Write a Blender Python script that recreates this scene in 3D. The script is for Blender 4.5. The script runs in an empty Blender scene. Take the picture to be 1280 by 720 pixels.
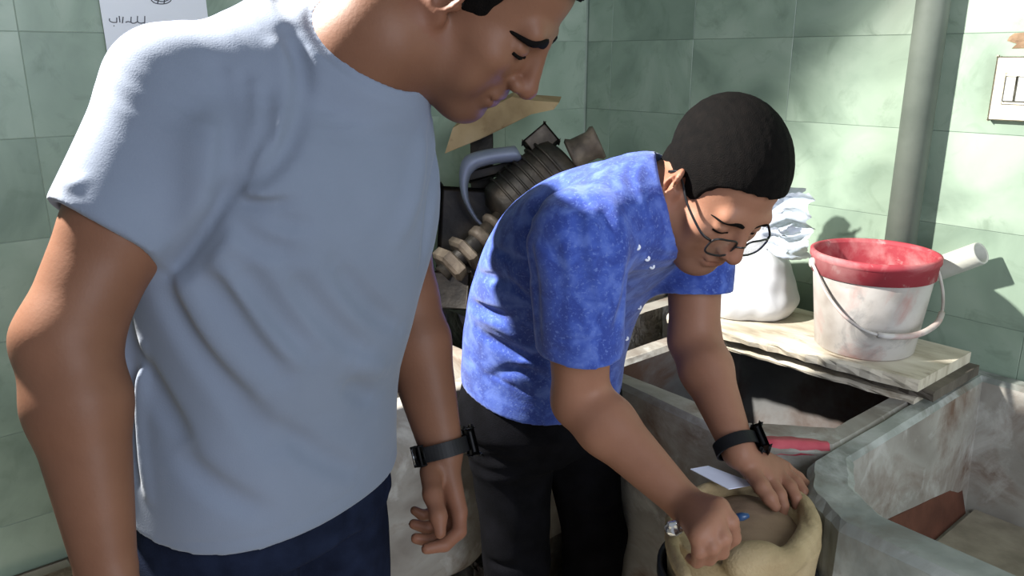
import bpy, bmesh, math, random
import numpy as np
from mathutils import Vector, Matrix

# ------------------------------------------------------------------ camera
F_PX = 1000.0
PITCH = math.radians(16.0)
CAM = np.array([0.0, 0.0, 1.45])
_fw = np.array([0.0, math.cos(PITCH), -math.sin(PITCH)])
_up = np.array([0.0, math.sin(PITCH), math.cos(PITCH)])
_rt = np.array([1.0, 0.0, 0.0])

def P(px, py, d):
    """photo pixel + depth (metres along the view axis) -> world point"""
    return CAM + d * (_fw + (px - 640.0) / F_PX * _rt - (py - 360.0) / F_PX * _up)

def PZ(px, py, z):
    """photo pixel -> world point on the horizontal plane at height z"""
    v = _fw + (px - 640.0) / F_PX * _rt - (py - 360.0) / F_PX * _up
    return CAM + v * ((z - CAM[2]) / v[2])

scene = bpy.context.scene
COL = scene.collection
cam_data = bpy.data.cameras.new('camera')
cam_data.lens = 36.0 * F_PX / 1280.0
cam_data.sensor_width = 36.0
cam_data.clip_start = 0.05
cam = bpy.data.objects.new('camera', cam_data)
COL.objects.link(cam)
cam.location = CAM
cam.rotation_euler = (math.radians(90) - PITCH, 0, 0)
scene.camera = cam

# ------------------------------------------------------------------ light
world = bpy.data.worlds.new('room_daylight')
scene.world = world
world.use_nodes = True
world.node_tree.nodes['Background'].inputs[0].default_value = (0.87, 0.92, 1.0, 1)
world.node_tree.nodes['Background'].inputs[1].default_value = 0.36

def spot(name, loc, target, power, color, angle, blend, radius):
    l = bpy.data.lights.new(name, 'SPOT')
    l.energy = power; l.color = color; l.spot_size = math.radians(angle); l.spot_blend = blend; l.shadow_soft_size = radius
    o = bpy.data.objects.new(name, l); COL.objects.link(o)
    o.location = loc
    o.rotation_euler = (Vector(target) - Vector(loc)).to_track_quat('-Z', 'Y').to_euler()
    return o
spot('wall_lamp_light', (-1.0, 1.15, 2.20), (-.302, .896, 1.531), 560.0, (1.0, 0.97, 0.91), 90, .3, .04)

def area(name, loc, target, sx, sy, power, color):
    l = bpy.data.lights.new(name, 'AREA')
    l.shape = 'RECTANGLE'; l.size = sx; l.size_y = sy; l.energy = power; l.color = color
    o = bpy.data.objects.new(name, l); COL.objects.link(o)
    o.location = loc
    o.rotation_euler = (Vector(target) - Vector(loc)).to_track_quat('-Z', 'Y').to_euler()
    return o
# added bluish fill behind the camera, gives the folds shading; source invented
area('added_cool_fill', (1.15, -1.0, 1.75), (-.1, 1.3, 1.1), 1.0, 1.9, 50.0, (0.82, 0.89, 1.0))

scene.view_settings.view_transform = 'Standard'
scene.view_settings.look = 'None'
scene.view_settings.exposure = 0.0
scene.view_settings.gamma = 1.0
scene.view_settings.use_curve_mapping = False

# ------------------------------------------------------------------ materials
def lin(r, g, b):
    f = lambda c: (c / 255.0 / 12.92) if c <= 10 else ((c / 255.0 + 0.055) / 1.055) ** 2.4
    return (f(r), f(g), f(b), 1.0)

MATS = {}
def mat(name, cols, scale=8.0, detail=6.0, rough=0.7, bump=0.0, bump_scale=None, pos=None, metal=0.0,
        distortion=0.0, sheen=0.0, alpha=1.0, trans=0.0, stretch=None, tint=False, spec=0.4, sss=0.0,
        second=None, third=None, coords='Object', rand=0.0):
    """procedural material: noise -> colour ramp over `cols`, optional second noise layer and bump"""
    if name in MATS: return MATS[name]
    m = bpy.data.materials.new(name); m.use_nodes = True
    nt = m.node_tree; n = nt.nodes; L = nt.links
    b = n['Principled BSDF']
    tc = n.new('ShaderNodeTexCoord')
    mp = n.new('ShaderNodeMapping')
    if stretch: mp.inputs['Scale'].default_value = stretch
    L.new(tc.outputs[coords], mp.inputs['Vector'])
    vec = mp.outputs['Vector']
    if rand:
        oi = n.new('ShaderNodeObjectInfo')
        ml = n.new('ShaderNodeMath'); ml.operation = 'MULTIPLY'; ml.inputs[1].default_value = rand
        L.new(oi.outputs['Random'], ml.inputs[0])
        ad = n.new('ShaderNodeVectorMath'); ad.operation = 'ADD'
        L.new(vec, ad.inputs[0]); L.new(ml.outputs[0], ad.inputs[1]); vec = ad.outputs[0]
    no = n.new('ShaderNodeTexNoise')
    no.inputs['Scale'].default_value = scale; no.inputs['Detail'].default_value = detail
    no.inputs['Distortion'].default_value = distortion
    L.new(vec, no.inputs['Vector'])
    rp = n.new('ShaderNodeValToRGB'); cr = rp.color_ramp
    k = len(cols)
    while len(cr.elements) < k: cr.elements.new(0.5)
    for i, c in enumerate(cols):
        cr.elements[i].position = pos[i] if pos else (0.3 + 0.4 * i / max(1, k - 1))
        cr.elements[i].color = c
    L.new(no.outputs['Fac'], rp.inputs['Fac'])
    col = rp.outputs['Color']
    for second in [q for q in (second, third) if q]:
        sc, c2, lo, hi = second[:4]
        n2 = n.new('ShaderNodeTexNoise'); n2.inputs['Scale'].default_value = sc
        n2.inputs['Detail'].default_value = 8.0; n2.inputs['Roughness'].default_value = 0.62
        if len(second) > 4: n2.inputs['Distortion'].default_value = second[4]
        L.new(vec, n2.inputs['Vector'])
        r2 = n.new('ShaderNodeMapRange'); r2.inputs[1].default_value = lo; r2.inputs[2].default_value = hi
        L.new(n2.outputs['Fac'], r2.inputs[0])
        mx = n.new('ShaderNodeMixRGB'); L.new(r2.outputs[0], mx.inputs[0]); L.new(col, mx.inputs[1])
        mx.inputs[2].default_value = c2; col = mx.outputs[0]
    if tint:
        at = n.new('ShaderNodeAttribute'); at.attribute_name = 'tint'
        mx = n.new('ShaderNodeMixRGB'); mx.blend_type = 'MULTIPLY'; mx.inputs[0].default_value = 1.0
        L.new(col, mx.inputs[1]); L.new(at.outputs['Color'], mx.inputs[2]); col = mx.outputs[0]
    L.new(col, b.inputs['Base Color'])
    b.inputs['Roughness'].default_value = rough
    b.inputs['Metallic'].default_value = metal
    b.inputs['Specular IOR Level'].default_value = spec
    if sheen: b.inputs['Sheen Weight'].default_value = sheen
    if sss:
        b.inputs['Subsurface Weight'].default_value = sss
        b.inputs['Subsurface Radius'].default_value = (0.012, 0.005, 0.003)
        b.inputs['Subsurface Scale'].default_value = 1.0
    if trans: b.inputs['Transmission Weight'].default_value = trans
    b.inputs['Alpha'].default_value = alpha
    if bump:
        n3 = n.new('ShaderNodeTexNoise'); n3.inputs['Scale'].default_value = bump_scale or scale * 4
        n3.inputs['Detail'].default_value = 6.0
        L.new(vec, n3.inputs['Vector'])
        bp = n.new('ShaderNodeBump'); bp.inputs['Strength'].default_value = bump
        bp.inputs['Distance'].default_value = 0.004
        L.new(n3.outputs['Fac'], bp.inputs['Height']); L.new(bp.outputs[0], b.inputs['Normal'])
    MATS[name] = m
    return m

M_tile = mat('green_marbled_tile', [lin(122, 140, 124), lin(147, 165, 147), lin(168, 183, 166)], 3.2, 8, 0.32,
             bump=0.04, bump_scale=30, distortion=1.2, second=(9.0, lin(110, 128, 110), 0.54, 0.88, 1.8), rand=37.0)
M_grout = mat('grout', [lin(140, 153, 141), lin(160, 171, 159)], 20, rough=0.9)
M_grout_dark = mat('dark_grout', [lin(112, 127, 116), lin(132, 147, 134)], 20, rough=0.9)
M_floor = mat('dusty_concrete_floor', [lin(120, 112, 98), lin(170, 160, 142), lin(190, 182, 165)], 5, 8, 0.9, bump=0.3, bump_scale=60)
M_ceiling = mat('ceiling_paint', [lin(170, 172, 165), lin(190, 190, 182)], 4, rough=0.9)
M_plaster = mat('grey_plaster', [lin(118, 118, 110), lin(150, 150, 142)], 6, rough=0.9, bump=0.2)
M_conc = mat('stained_concrete', [lin(116, 108, 100), lin(150, 146, 138), lin(178, 174, 166)], 5, 10, 0.85, bump=0.35, bump_scale=45,
             distortion=0.6, second=(5.0, lin(108, 86, 72), 0.50, 0.70, 0.8), third=(9.0, lin(186, 184, 178), 0.56, 0.72, 0.5))
M_conc_in = mat('dark_concrete_inside', [lin(90, 92, 92), lin(128, 126, 124)], 6, 8, 0.8, bump=0.3, bump_scale=40,
                second=(3.0, lin(84, 62, 50), 0.45, 0.62, 0.5))  # darker base tone inside the basin, with random brown stains
M_conc_green = mat('greenish_worn_concrete', [lin(112, 116, 111), lin(140, 144, 138), lin(166, 168, 162)], 6, 10, 0.85, bump=0.35,
                   bump_scale=45, distortion=0.8, second=(5.0, lin(104, 96, 86), 0.48, 0.68, 0.8), third=(7.0, lin(178, 180, 178), 0.53, 0.70, 0.6))
M_rust = mat('rust_brown', [lin(84, 50, 38), lin(112, 70, 54)], 14, rough=0.85, bump=0.3)
M_slurry = mat('dried_clay', [lin(120, 112, 98), lin(150, 142, 126)], 20, rough=0.95, bump=0.4, bump_scale=90)
M_redpaint = mat('red_paint_smear', [lin(170, 60, 75), lin(200, 95, 105)], 22, rough=0.7)
M_board = mat('dusty_plywood', [lin(150, 138, 118), lin(196, 186, 168), lin(214, 206, 190)], 7, 9, 0.9, bump=0.3, bump_scale=60, stretch=(1, 3, 1),
              second=(9, lin(120, 104, 84), 0.58, 0.72))
M_bucket = mat('dusty_white_plastic', [lin(150, 140, 132), lin(184, 178, 172), lin(198, 194, 190)], 9, 8, 0.6, second=(7.0, lin(176, 130, 122), 0.52, 0.70, 0.6),
               third=(11.0, lin(140, 138, 136), 0.56, 0.70, 0.8))
M_bred = mat('dusty_red_plastic', [lin(150, 44, 56), lin(166, 66, 74)], 9, 8, 0.7, second=(10.0, lin(190, 128, 128), 0.48, 0.72, 0.6), third=(34.0, lin(200, 170, 166), 0.60, 0.78, 0.3))
M_bag = mat('white_plastic_bag', [lin(184, 186, 190), lin(202, 203, 206)], 5, rough=0.42, sss=0.0)
M_bagclear = mat('thin_plastic', [lin(150, 160, 176), lin(184, 190, 200)], 14, rough=0.3, alpha=.85)
M_pipe = mat('dusty_pipe', [lin(168, 168, 158), lin(196, 196, 186)], 14, rough=0.8, bump=0.2)
M_black = mat('black_rubber', [lin(22, 22, 24), lin(34, 34, 36)], 20, rough=0.6)
M_iron = mat('grimy_iron', [lin(26, 23, 21), lin(44, 39, 34), lin(66, 57, 48)], 16, 8, 0.55, bump=0.4, metal=0.35, spec=0.5)
M_iron2 = mat('dusty_iron', [lin(58, 51, 44), lin(92, 82, 72), lin(132, 120, 106)], 18, 8, 0.6, bump=0.4, metal=0.25)
M_guard = mat('grey_sheet_metal', [lin(120, 126, 144), lin(142, 148, 164)], 9, rough=0.5, metal=0.3)
M_cardboard = mat('brown_cardboard', [lin(136, 112, 80), lin(162, 138, 102), lin(174, 150, 116)], 10, 8, 0.9, bump=0.2, second=(16, lin(104, 76, 48), 0.6, 0.72))
M_plate = mat('cream_plastic', [lin(214, 206, 184), lin(226, 220, 200)], 8, rough=0.4)
M_switch = mat('grey_switch', [lin(176, 176, 170), lin(204, 204, 198)], 30, rough=0.4)
M_hole = mat('broken_plaster', [lin(120, 96, 76), lin(160, 134, 108)], 40, rough=0.95, bump=0.6)
M_paper = mat('white_paper', [lin(232, 234, 240), lin(240, 242, 246)], 4, rough=0.8)
M_ink = mat('dark_ink', [lin(50, 52, 60), lin(70, 72, 80)], 30, rough=0.8)
M_bpaper = mat('bluish_white_paper', [lin(216, 220, 238), lin(228, 232, 246)], 4, rough=0.8)
M_burlap = mat('beige_sacking', [lin(136, 117, 86), lin(157, 138, 104), lin(173, 155, 122)], 12, 8, 0.95, bump=0.4, bump_scale=260)
M_powder = mat('brown_clay_powder', [lin(116, 94, 74), lin(138, 116, 94)], 9, 8, 0.95, bump=0.3, bump_scale=120)
M_steel = mat('shiny_steel', [lin(200, 204, 208), lin(230, 232, 236)], 20, rough=0.2, metal=0.9)
M_bluep = mat('blue_plastic', [lin(28, 56, 92), lin(44, 78, 120)], 20, rough=0.3)
M_skin1 = mat('skin_tan', [lin(104, 71, 54), lin(116, 81, 63)], 14, 5, 0.5, bump=0.06, bump_scale=260, tint=True, sss=0.06, spec=0.2)
M_skin2 = mat('skin_light_tan', [lin(132, 93, 74), lin(145, 104, 84)], 14, 5, 0.5, bump=0.06, bump_scale=260, tint=True, sss=0.06, spec=0.2)
M_hair = mat('black_hair', [lin(7, 6, 6), lin(15, 12, 11)], 90, rough=0.85, bump=0.5, bump_scale=700, spec=0.08)
M_tee = mat('grey_blue_jersey', [lin(103, 112, 128), lin(111, 120, 137)], 6, rough=0.92, bump=0.10, bump_scale=500, sheen=0.15)
M_jeans = mat('dark_blue_denim', [lin(16, 21, 36), lin(26, 33, 52)], 30, rough=0.95, bump=0.25, bump_scale=600, spec=0.08)
M_trous = mat('black_denim', [lin(11, 11, 13), lin(19, 19, 23)], 24, rough=0.95, bump=0.25, bump_scale=500, spec=0.05)
M_shoe = mat('dark_leather', [lin(26, 24, 24), lin(40, 36, 34)], 20, rough=0.5)
M_shirt = mat('blue_floral_cotton', [lin(38, 60, 138), lin(50, 75, 156), lin(76, 100, 176)], 34, 3, 0.85, bump=0.12, bump_scale=320,
              pos=[0.40, 0.52, 0.66], distortion=0.6, sheen=0.15, second=(210.0, lin(86, 108, 176), 0.54, 0.68, 0.3))
M_button = mat('white_button', [lin(210, 214, 224), lin(225, 228, 236)], 20, rough=0.3)
M_glassframe = mat('black_acetate', [lin(16, 16, 18), lin(26, 26, 28)], 20, rough=0.3)
M_lens = mat('clear_lens', [lin(240, 242, 244), lin(246, 248, 250)], 2, rough=0.02, trans=1.0, alpha=0.25)
M_watch = mat('black_silicone', [lin(16, 16, 18), lin(28, 28, 30)], 30, rough=0.55, spec=0.2)
M_screen = mat('dark_watch_glass', [lin(8, 9, 12), lin(14, 15, 18)], 4, rough=0.1, spec=0.6)
M_dpipe = mat('grey_painted_pipe', [lin(88, 96, 88), lin(108, 115, 106)], 9, 8, .6, bump=.15)

# ------------------------------------------------------------------ mesh helpers
def V(*a): return np.array(a, dtype=float)
def nrm(v): v = np.asarray(v, float); return v / np.linalg.norm(v)

def tag(o, label=None, cat=None, group=None, kind=None):
    if label: o['label'] = label
    if cat: o['category'] = cat
    if group: o['group'] = group
    if kind: o['kind'] = kind
    return o

def link(name, me, m, parent=None, smooth=True, base=None):
    """mesh data in world coordinates -> object whose origin is `base` (or the parent's origin)"""
    o = bpy.data.objects.new(name, me); COL.objects.link(o)
    if m is not None and not me.materials: me.materials.append(m)
    if parent is not None:
        if not hasattr(parent, 'wbase'): pass
        pb = np.array(parent.get('_w', (0, 0, 0)))
        b = pb if base is None else np.asarray(base, float)
        o.parent = parent; o.location = Vector(b - pb); o['_w'] = tuple(b)
    else:
        b = np.zeros(3) if base is None else np.asarray(base, float)
        o.location = Vector(b); o['_w'] = tuple(b)
    if np.any(b != 0): me.transform(Matrix.Translation(Vector(-b)))
    if smooth:
        me.polygons.foreach_set('use_smooth', [True] * len(me.polygons))
    return o

def empty(name, loc):
    o = bpy.data.objects.new(name, None); COL.objects.link(o)
    o.empty_display_size = 0.05; o.location = Vector(loc); o['_w'] = tuple(float(c) for c in loc)
    return o

def pydata(name, verts, faces):
    me = bpy.data.meshes.new(name)
    me.from_pydata([tuple(map(float, v)) for v in verts], [], faces); me.update(); return me

def from_bm(name, bm):
    me = bpy.data.meshes.new(name); bmesh.ops.recalc_face_normals(bm, faces=bm.faces[:]); bm.to_mesh(me); bm.free(); return me

def box_mesh(name, c, ax, ay, az, bevel=0.0, seg=2, jitter=0.0, cuts=0, seed=1):
    """box from centre and three half-axis vectors"""
    bm = bmesh.new()
    bmesh.ops.create_cube(bm, size=2.0)
    if cuts:
        bmesh.ops.subdivide_edges(bm, edges=bm.edges[:], cuts=cuts, use_grid_fill=True)
    c, ax, ay, az = map(lambda q: np.asarray(q, float), (c, ax, ay, az))
    rnd = random.Random(seed)
    for v in bm.verts:
        p = c + ax * v.co.x + ay * v.co.y + az * v.co.z
        if jitter: p = p + np.array([rnd.uniform(-1, 1) for _ in range(3)]) * jitter
        v.co = Vector(p)
    if bevel: bmesh.ops.bevel(bm, geom=bm.edges[:], offset=bevel, segments=seg, affect='EDGES', profile=0.6)
    return from_bm(name, bm)

def frame(axis):
    a = nrm(axis); h = V(0, 0, 1) if abs(a[2]) < 0.9 else V(1, 0, 0)
    x = nrm(np.cross(h, a)); y = np.cross(a, x); return x, y, a

def lathe_mesh(name, base, axis, prof, n=48, closed_ends=True, xdir=None):
    """prof: list of (radius, height along axis)"""
    x, y, a = frame(axis)
    vs = []; fs = []
    for r, h in prof:
        for i in range(n):
            t = 2 * math.pi * i / n
            vs.append(np.asarray(base) + a * h + (x * math.cos(t) + y * math.sin(t)) * r)
    for j in range(len(prof) - 1):
        for i in range(n):
            k = (i + 1) % n
            fs.append((j * n + i, j * n + k, (j + 1) * n + k, (j + 1) * n + i))
    if closed_ends:
        fs.append(tuple(range(n))[::-1]); fs.append(tuple((len(prof) - 1) * n + i for i in range(n)))
    return pydata(name, vs, fs)

def tube_mesh(name, pts, radii, n=10, closed=False, flat=None):
    """swept tube; flat=(vector, factor) squashes the section along that vector"""
    pts = [np.asarray(p, float) for p in pts]
    if not hasattr(radii, '__len__'): radii = [radii] * len(pts)
    vs = []; fs = []; m = len(pts); prev = None
    for i, p in enumerate(pts):
        if closed: t = nrm(pts[(i + 1) % m] - pts[i - 1])
        else: t = nrm(pts[min(i + 1, m - 1)] - pts[max(i - 1, 0)])
        if prev is None: x, y, _ = frame(t)
        else:
            x = prev - t * np.dot(prev, t); x = nrm(x); y = np.cross(t, x)
        prev = x
        for k in range(n):
            a = 2 * math.pi * k / n
            off = (x * math.cos(a) + y * math.sin(a)) * radii[i]
            if flat is not None:
                fv, ff = flat; off = off - fv * np.dot(off, fv) * (1 - ff)
            vs.append(p + off)
    for i in range(m if closed else m - 1):
        j = (i + 1) % m
        for k in range(n):
            l = (k + 1) % n
            fs.append((i * n + k, i * n + l, j * n + l, j * n + k))
    if not closed:
        fs.append(tuple(range(n))[::-1]); fs.append(tuple((m - 1) * n + k for k in range(n)))
    return pydata(name, vs, fs)

def spline(pts, n=6):
    """Catmull-Rom resample"""
    pts = [np.asarray(p, float) for p in pts]
    if len(pts) < 3: return [pts[0] + (pts[-1] - pts[0]) * i / n for i in range(n + 1)]
    q = [2 * pts[0] - pts[1]] + pts + [2 * pts[-1] - pts[-2]]
    out = []
    for i in range(1, len(q) - 2):
        for j in range(n):
            t = j / n
            out.append(0.5 * (2 * q[i] + (q[i + 1] - q[i - 1]) * t + (2 * q[i - 1] - 5 * q[i] + 4 * q[i + 1] - q[i + 2]) * t * t
                              + (-q[i - 1] + 3 * q[i] - 3 * q[i + 1] + q[i + 2]) * t ** 3))
    out.append(pts[-1]); return out

# ------------------------------------------------------------------ implicit modelling (bodies, cloth, sacks)
VOX = 1.0
class Field:
    def __init__(s, lo, hi, h):
        s.h = h * VOX; s.lo = np.asarray(lo, float)
        s.n = np.ceil((np.asarray(hi, float) - s.lo) / s.h).astype(int) + 1
        s.D = np.full(tuple(s.n), 1.0, np.float32)
        s.ax = [(s.lo[i] + s.h * np.arange(s.n[i])).astype(np.float32) for i in range(3)]
    def sl(s, lo, hi, pad):
        a = np.clip(np.floor((np.asarray(lo) - pad - s.lo) / s.h).astype(int), 0, s.n)
        b = np.clip(np.ceil((np.asarray(hi) + pad - s.lo) / s.h).astype(int) + 1, 0, s.n)
        if np.any(b <= a): return None, None
        S = tuple(slice(a[i], b[i]) for i in range(3))
        g = (s.ax[0][S[0]][:, None, None], s.ax[1][S[1]][None, :, None], s.ax[2][S[2]][None, None, :])
        return S, g
    def op(s, prim, k=0.0, mode='add'):
        fn, lo, hi = prim
        S, g = s.sl(lo, hi, k + 3.5 * s.h)
        if S is None: return
        d = fn(*g).astype(np.float32)
        A = s.D[S]
        if mode == 'add':
            if k > 0:
                hh = np.maximum(k - np.abs(A - d), 0.0); s.D[S] = np.minimum(A, d) - hh * hh * (0.25 / k)
            else: s.D[S] = np.minimum(A, d)
        elif mode == 'sub':
            d = -d
            if k > 0:
                hh = np.maximum(k - np.abs(A - d), 0.0); s.D[S] = np.maximum(A, d) + hh * hh * (0.25 / k)
            else: s.D[S] = np.maximum(A, d)
        elif mode == 'disp':
            s.D[S] = A + d
    def add(s, *prims, k=0.0):
        for p in prims: s.op(p, k, 'add')
    def sub(s, *prims, k=0.0):
        for p in prims: s.op(p, k, 'sub')
    def cut(s, p0, nrmv):
        """keep the side opposite to the normal"""
        p0 = np.asarray(p0, float); nv = nrm(nrmv)
        g = (s.ax[0][:, None, None], s.ax[1][None, :, None], s.ax[2][None, None, :])
        d = (nv[0] * (g[0] - p0[0]) + nv[1] * (g[1] - p0[1]) + nv[2] * (g[2] - p0[2])).astype(np.float32)
        np.maximum(s.D, d, out=s.D)
    def disp_all(s, fn):
        g = (s.ax[0][:, None, None], s.ax[1][None, :, None], s.ax[2][None, None, :])
        s.D += fn(*g).astype(np.float32)
    def ray(s, px, py, t0=0.4, t1=2.6):
        v = _fw + (px - 640.0) / F_PX * _rt - (py - 360.0) / F_PX * _up
        t = np.arange(t0, t1, s.h * 0.7)
        q = CAM + v * t[:, None]
        i = np.round((q - s.lo) / s.h).astype(int)
        ok = np.all((i >= 0) & (i < s.n), axis=1)
        d = np.ones(len(t)); d[ok] = s.D[i[ok, 0], i[ok, 1], i[ok, 2]]
        w = np.nonzero(d < 0)[0]
        return None if len(w) == 0 else q[w[0]]
    def fold(s, pix, width=0.01, depth=0.006, taper=True):
        """pressed (depth>0) or raised (depth<0) crease along a line of photo pixels dropped on the surface"""
        pts = [s.ray(*p) for p in pix]
        pts = [p for p in pts if p is not None]
        if len(pts) < 2: return
        s.fold3(spline(pts, 4), width, depth, taper)
    def fold3(s, pts, width, depth, taper=True):
        pts = np.array(pts); n = len(pts) - 1
        lo = pts.min(0); hi = pts.max(0)
        S, g = s.sl(lo, hi, width * 2.4)
        if S is None: return
        best = None; bt = None
        for i in range(n):
            a = pts[i]; b = pts[i + 1]; ab = b - a; L2 = float(ab @ ab) + 1e-12
            x, y, z = g[0] - a[0], g[1] - a[1], g[2] - a[2]
            t = np.clip((x * ab[0] + y * ab[1] + z * ab[2]) / L2, 0, 1)
            d2 = (x - t * ab[0]) ** 2 + (y - t * ab[1]) ** 2 + (z - t * ab[2]) ** 2
            tt = (i + t) / n
            if best is None: best, bt = d2, tt
            else:
                m = d2 < best; best = np.where(m, d2, best); bt = np.where(m, tt, bt)
        amp = depth * (np.sin(np.pi * np.clip(bt, 0.04, 0.96)) ** 0.7 if taper else 1.0)
        s.D[S] += (amp * np.exp(-best / (width * width))).astype(np.float32)
    def mesh(s, name, tint=None, relax=2):
        D = s.D; h = s.h
        for ax in range(3):           # close the surface at the box
            sl0 = [slice(None)] * 3; sl0[ax] = 0; D[tuple(sl0)] = 1.0
            sl0[ax] = -1; D[tuple(sl0)] = 1.0
        I = D < 0
        c = np.zeros(tuple(s.n - 1), np.int8)
        for dx in (0, 1):
            for dy in (0, 1):
                for dz in (0, 1):
                    c += I[dx:s.n[0] - 1 + dx, dy:s.n[1] - 1 + dy, dz:s.n[2] - 1 + dz]
        act = np.argwhere((c > 0) & (c < 8))
        idx = np.full(tuple(s.n - 1), -1, np.int32)
        idx[act[:, 0], act[:, 1], act[:, 2]] = np.arange(len(act))
        acc = np.zeros((len(act), 3)); cnt = np.zeros(len(act))
        corners = [(x, y, z) for x in (0, 1) for y in (0, 1) for z in (0, 1)]
        vals = {q: D[act[:, 0] + q[0], act[:, 1] + q[1], act[:, 2] + q[2]] for q in corners}
        for q in corners:
            for a in range(3):
                if q[a] == 0:
                    r = list(q); r[a] = 1; r = tuple(r)
                    v0, v1 = vals[q], vals[r]
                    m = (v0 < 0) != (v1 < 0)
                    t = v0[m] / (v0[m] - v1[m])
                    pnt = np.tile(np.array(q, float), (m.sum(), 1)); pnt[:, a] += t
                    acc[m] += pnt; cnt[m] += 1
        verts = s.lo + h * (act + acc / cnt[:, None])
        quads = []
        for a in range(3):
            b, d = (a + 1) % 3, (a + 2) % 3
            s0 = [slice(None)] * 3; s1 = [slice(None)] * 3
            s0[a] = slice(0, -1); s1[a] = slice(1, None)
            A, B = I[tuple(s0)], I[tuple(s1)]
            for flip in (0, 1):
                e = np.argwhere((A & ~B) if not flip else (~A & B))
                e = e[(e[:, b] > 0) & (e[:, d] > 0) & (e[:, b] < s.n[b] - 1) & (e[:, d] < s.n[d] - 1)]
                def at(ob, od):
                    w = e.copy(); w[:, b] -= ob; w[:, d] -= od; return idx[w[:, 0], w[:, 1], w[:, 2]]
                q = np.stack([at(1, 1), at(0, 1), at(0, 0), at(1, 0)], 1)
                quads.append(q[:, ::-1] if flip else q)
        quads = np.concatenate(quads)
        quads = quads[(quads >= 0).all(1)]
        # light Laplacian relaxation removes voxel stepping
        for _ in range(relax):
            sm = np.zeros_like(verts); ct = np.zeros(len(verts))
            for i in range(4):
                j = (i + 1) % 4
                for u, w in ((quads[:, i], quads[:, j]), (quads[:, j], quads[:, i])):
                    for ax in range(3): sm[:, ax] += np.bincount(u, verts[w, ax], len(verts))
                    ct += np.bincount(u, minlength=len(verts))
            ok = ct > 0
            verts[ok] = 0.5 * verts[ok] + 0.5 * sm[ok] / ct[ok, None]
        me = bpy.data.meshes.new(name)
        me.vertices.add(len(verts)); me.vertices.foreach_set('co', verts.astype(np.float32).ravel())
        nq = len(quads)
        me.loops.add(nq * 4); me.loops.foreach_set('vertex_index', quads.astype(np.int32).ravel())
        me.polygons.add(nq); me.polygons.foreach_set('loop_start', np.arange(0, nq * 4, 4, dtype=np.int32))
        me.polygons.foreach_set('use_smooth', np.ones(nq, bool))
        me.update(calc_edges=True); me.validate()
        if tint is not None and len(me.vertices) == len(verts):
            at_ = me.attributes.new('tint', 'FLOAT_COLOR', 'POINT')
            col = np.ones((len(verts), 4), np.float32); col[:, :3] = tint(verts)
            at_.data.foreach_set('color', col.ravel())
        return me

def rcone(a, b, ra, rb):
    a = np.asarray(a, float); b = np.asarray(b, float); ab = b - a; L2 = float(ab @ ab) + 1e-12
    def fn(X, Y, Z):
        x, y, z = X - a[0], Y - a[1], Z - a[2]
        t = np.clip((x * ab[0] + y * ab[1] + z * ab[2]) / L2, 0, 1)
        return np.sqrt((x - t * ab[0]) ** 2 + (y - t * ab[1]) ** 2 + (z - t * ab[2]) ** 2) - (ra + (rb - ra) * t)
    r = max(ra, rb); return fn, np.minimum(a, b) - r, np.maximum(a, b) + r

def ball(c, r): return rcone(c, np.asarray(c) + 1e-5, r, r)

def ecap(a, b, ra, rb, fdir, ff):
    """round cone whose section is scaled by ff along fdir (ff<1 flattens, ff>1 widens)"""
    a = np.asarray(a, float); b = np.asarray(b, float); ab = b - a; L2 = float(ab @ ab) + 1e-12
    t_ = ab / math.sqrt(L2); fd = np.asarray(fdir, float); fd = nrm(fd - t_ * (fd @ t_))
    def fn(X, Y, Z):
        x, y, z = X - a[0], Y - a[1], Z - a[2]
        t = np.clip((x * ab[0] + y * ab[1] + z * ab[2]) / L2, 0, 1)
        x, y, z = x - t * ab[0], y - t * ab[1], z - t * ab[2]
        q = x * fd[0] + y * fd[1] + z * fd[2]
        e = q * (1.0 / ff - 1.0)
        x, y, z = x + fd[0] * e, y + fd[1] * e, z + fd[2] * e
        return (np.sqrt(x * x + y * y + z * z) - (ra + (rb - ra) * t)) * min(1.0, ff)
    r = max(ra, rb) * max(1.0, ff); return fn, np.minimum(a, b) - r, np.maximum(a, b) + r

def ell(c, r, R=np.eye(3)):
    """R columns are the axes"""
    c = np.asarray(c, float); r = np.asarray(r, float); R = np.asarray(R, float)
    def fn(X, Y, Z):
        x, y, z = X - c[0], Y - c[1], Z - c[2]
        l = [(x * R[0, i] + y * R[1, i] + z * R[2, i]) / r[i] for i in range(3)]
        k0 = np.sqrt(l[0] ** 2 + l[1] ** 2 + l[2] ** 2)
        k1 = np.sqrt((l[0] / r[0]) ** 2 + (l[1] / r[1]) ** 2 + (l[2] / r[2]) ** 2) + 1e-6
        return k0 * (k0 - 1.0) / k1
    ext = np.sqrt(((R * r) ** 2).sum(1)); return fn, c - ext, c + ext

def cutprim(prim, p0, nv):
    fn0, lo, hi = prim; p0 = np.asarray(p0, float); nv = nrm(nv)
    def fn(X, Y, Z):
        return np.maximum(fn0(X, Y, Z), nv[0] * (X - p0[0]) + nv[1] * (Y - p0[1]) + nv[2] * (Z - p0[2]))
    return fn, lo, hi

def minus(prim, inner):
    fn0, lo, hi = prim; fi = inner[0]
    return (lambda X, Y, Z: np.maximum(fn0(X, Y, Z), -fi(X, Y, Z))), lo, hi

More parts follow.
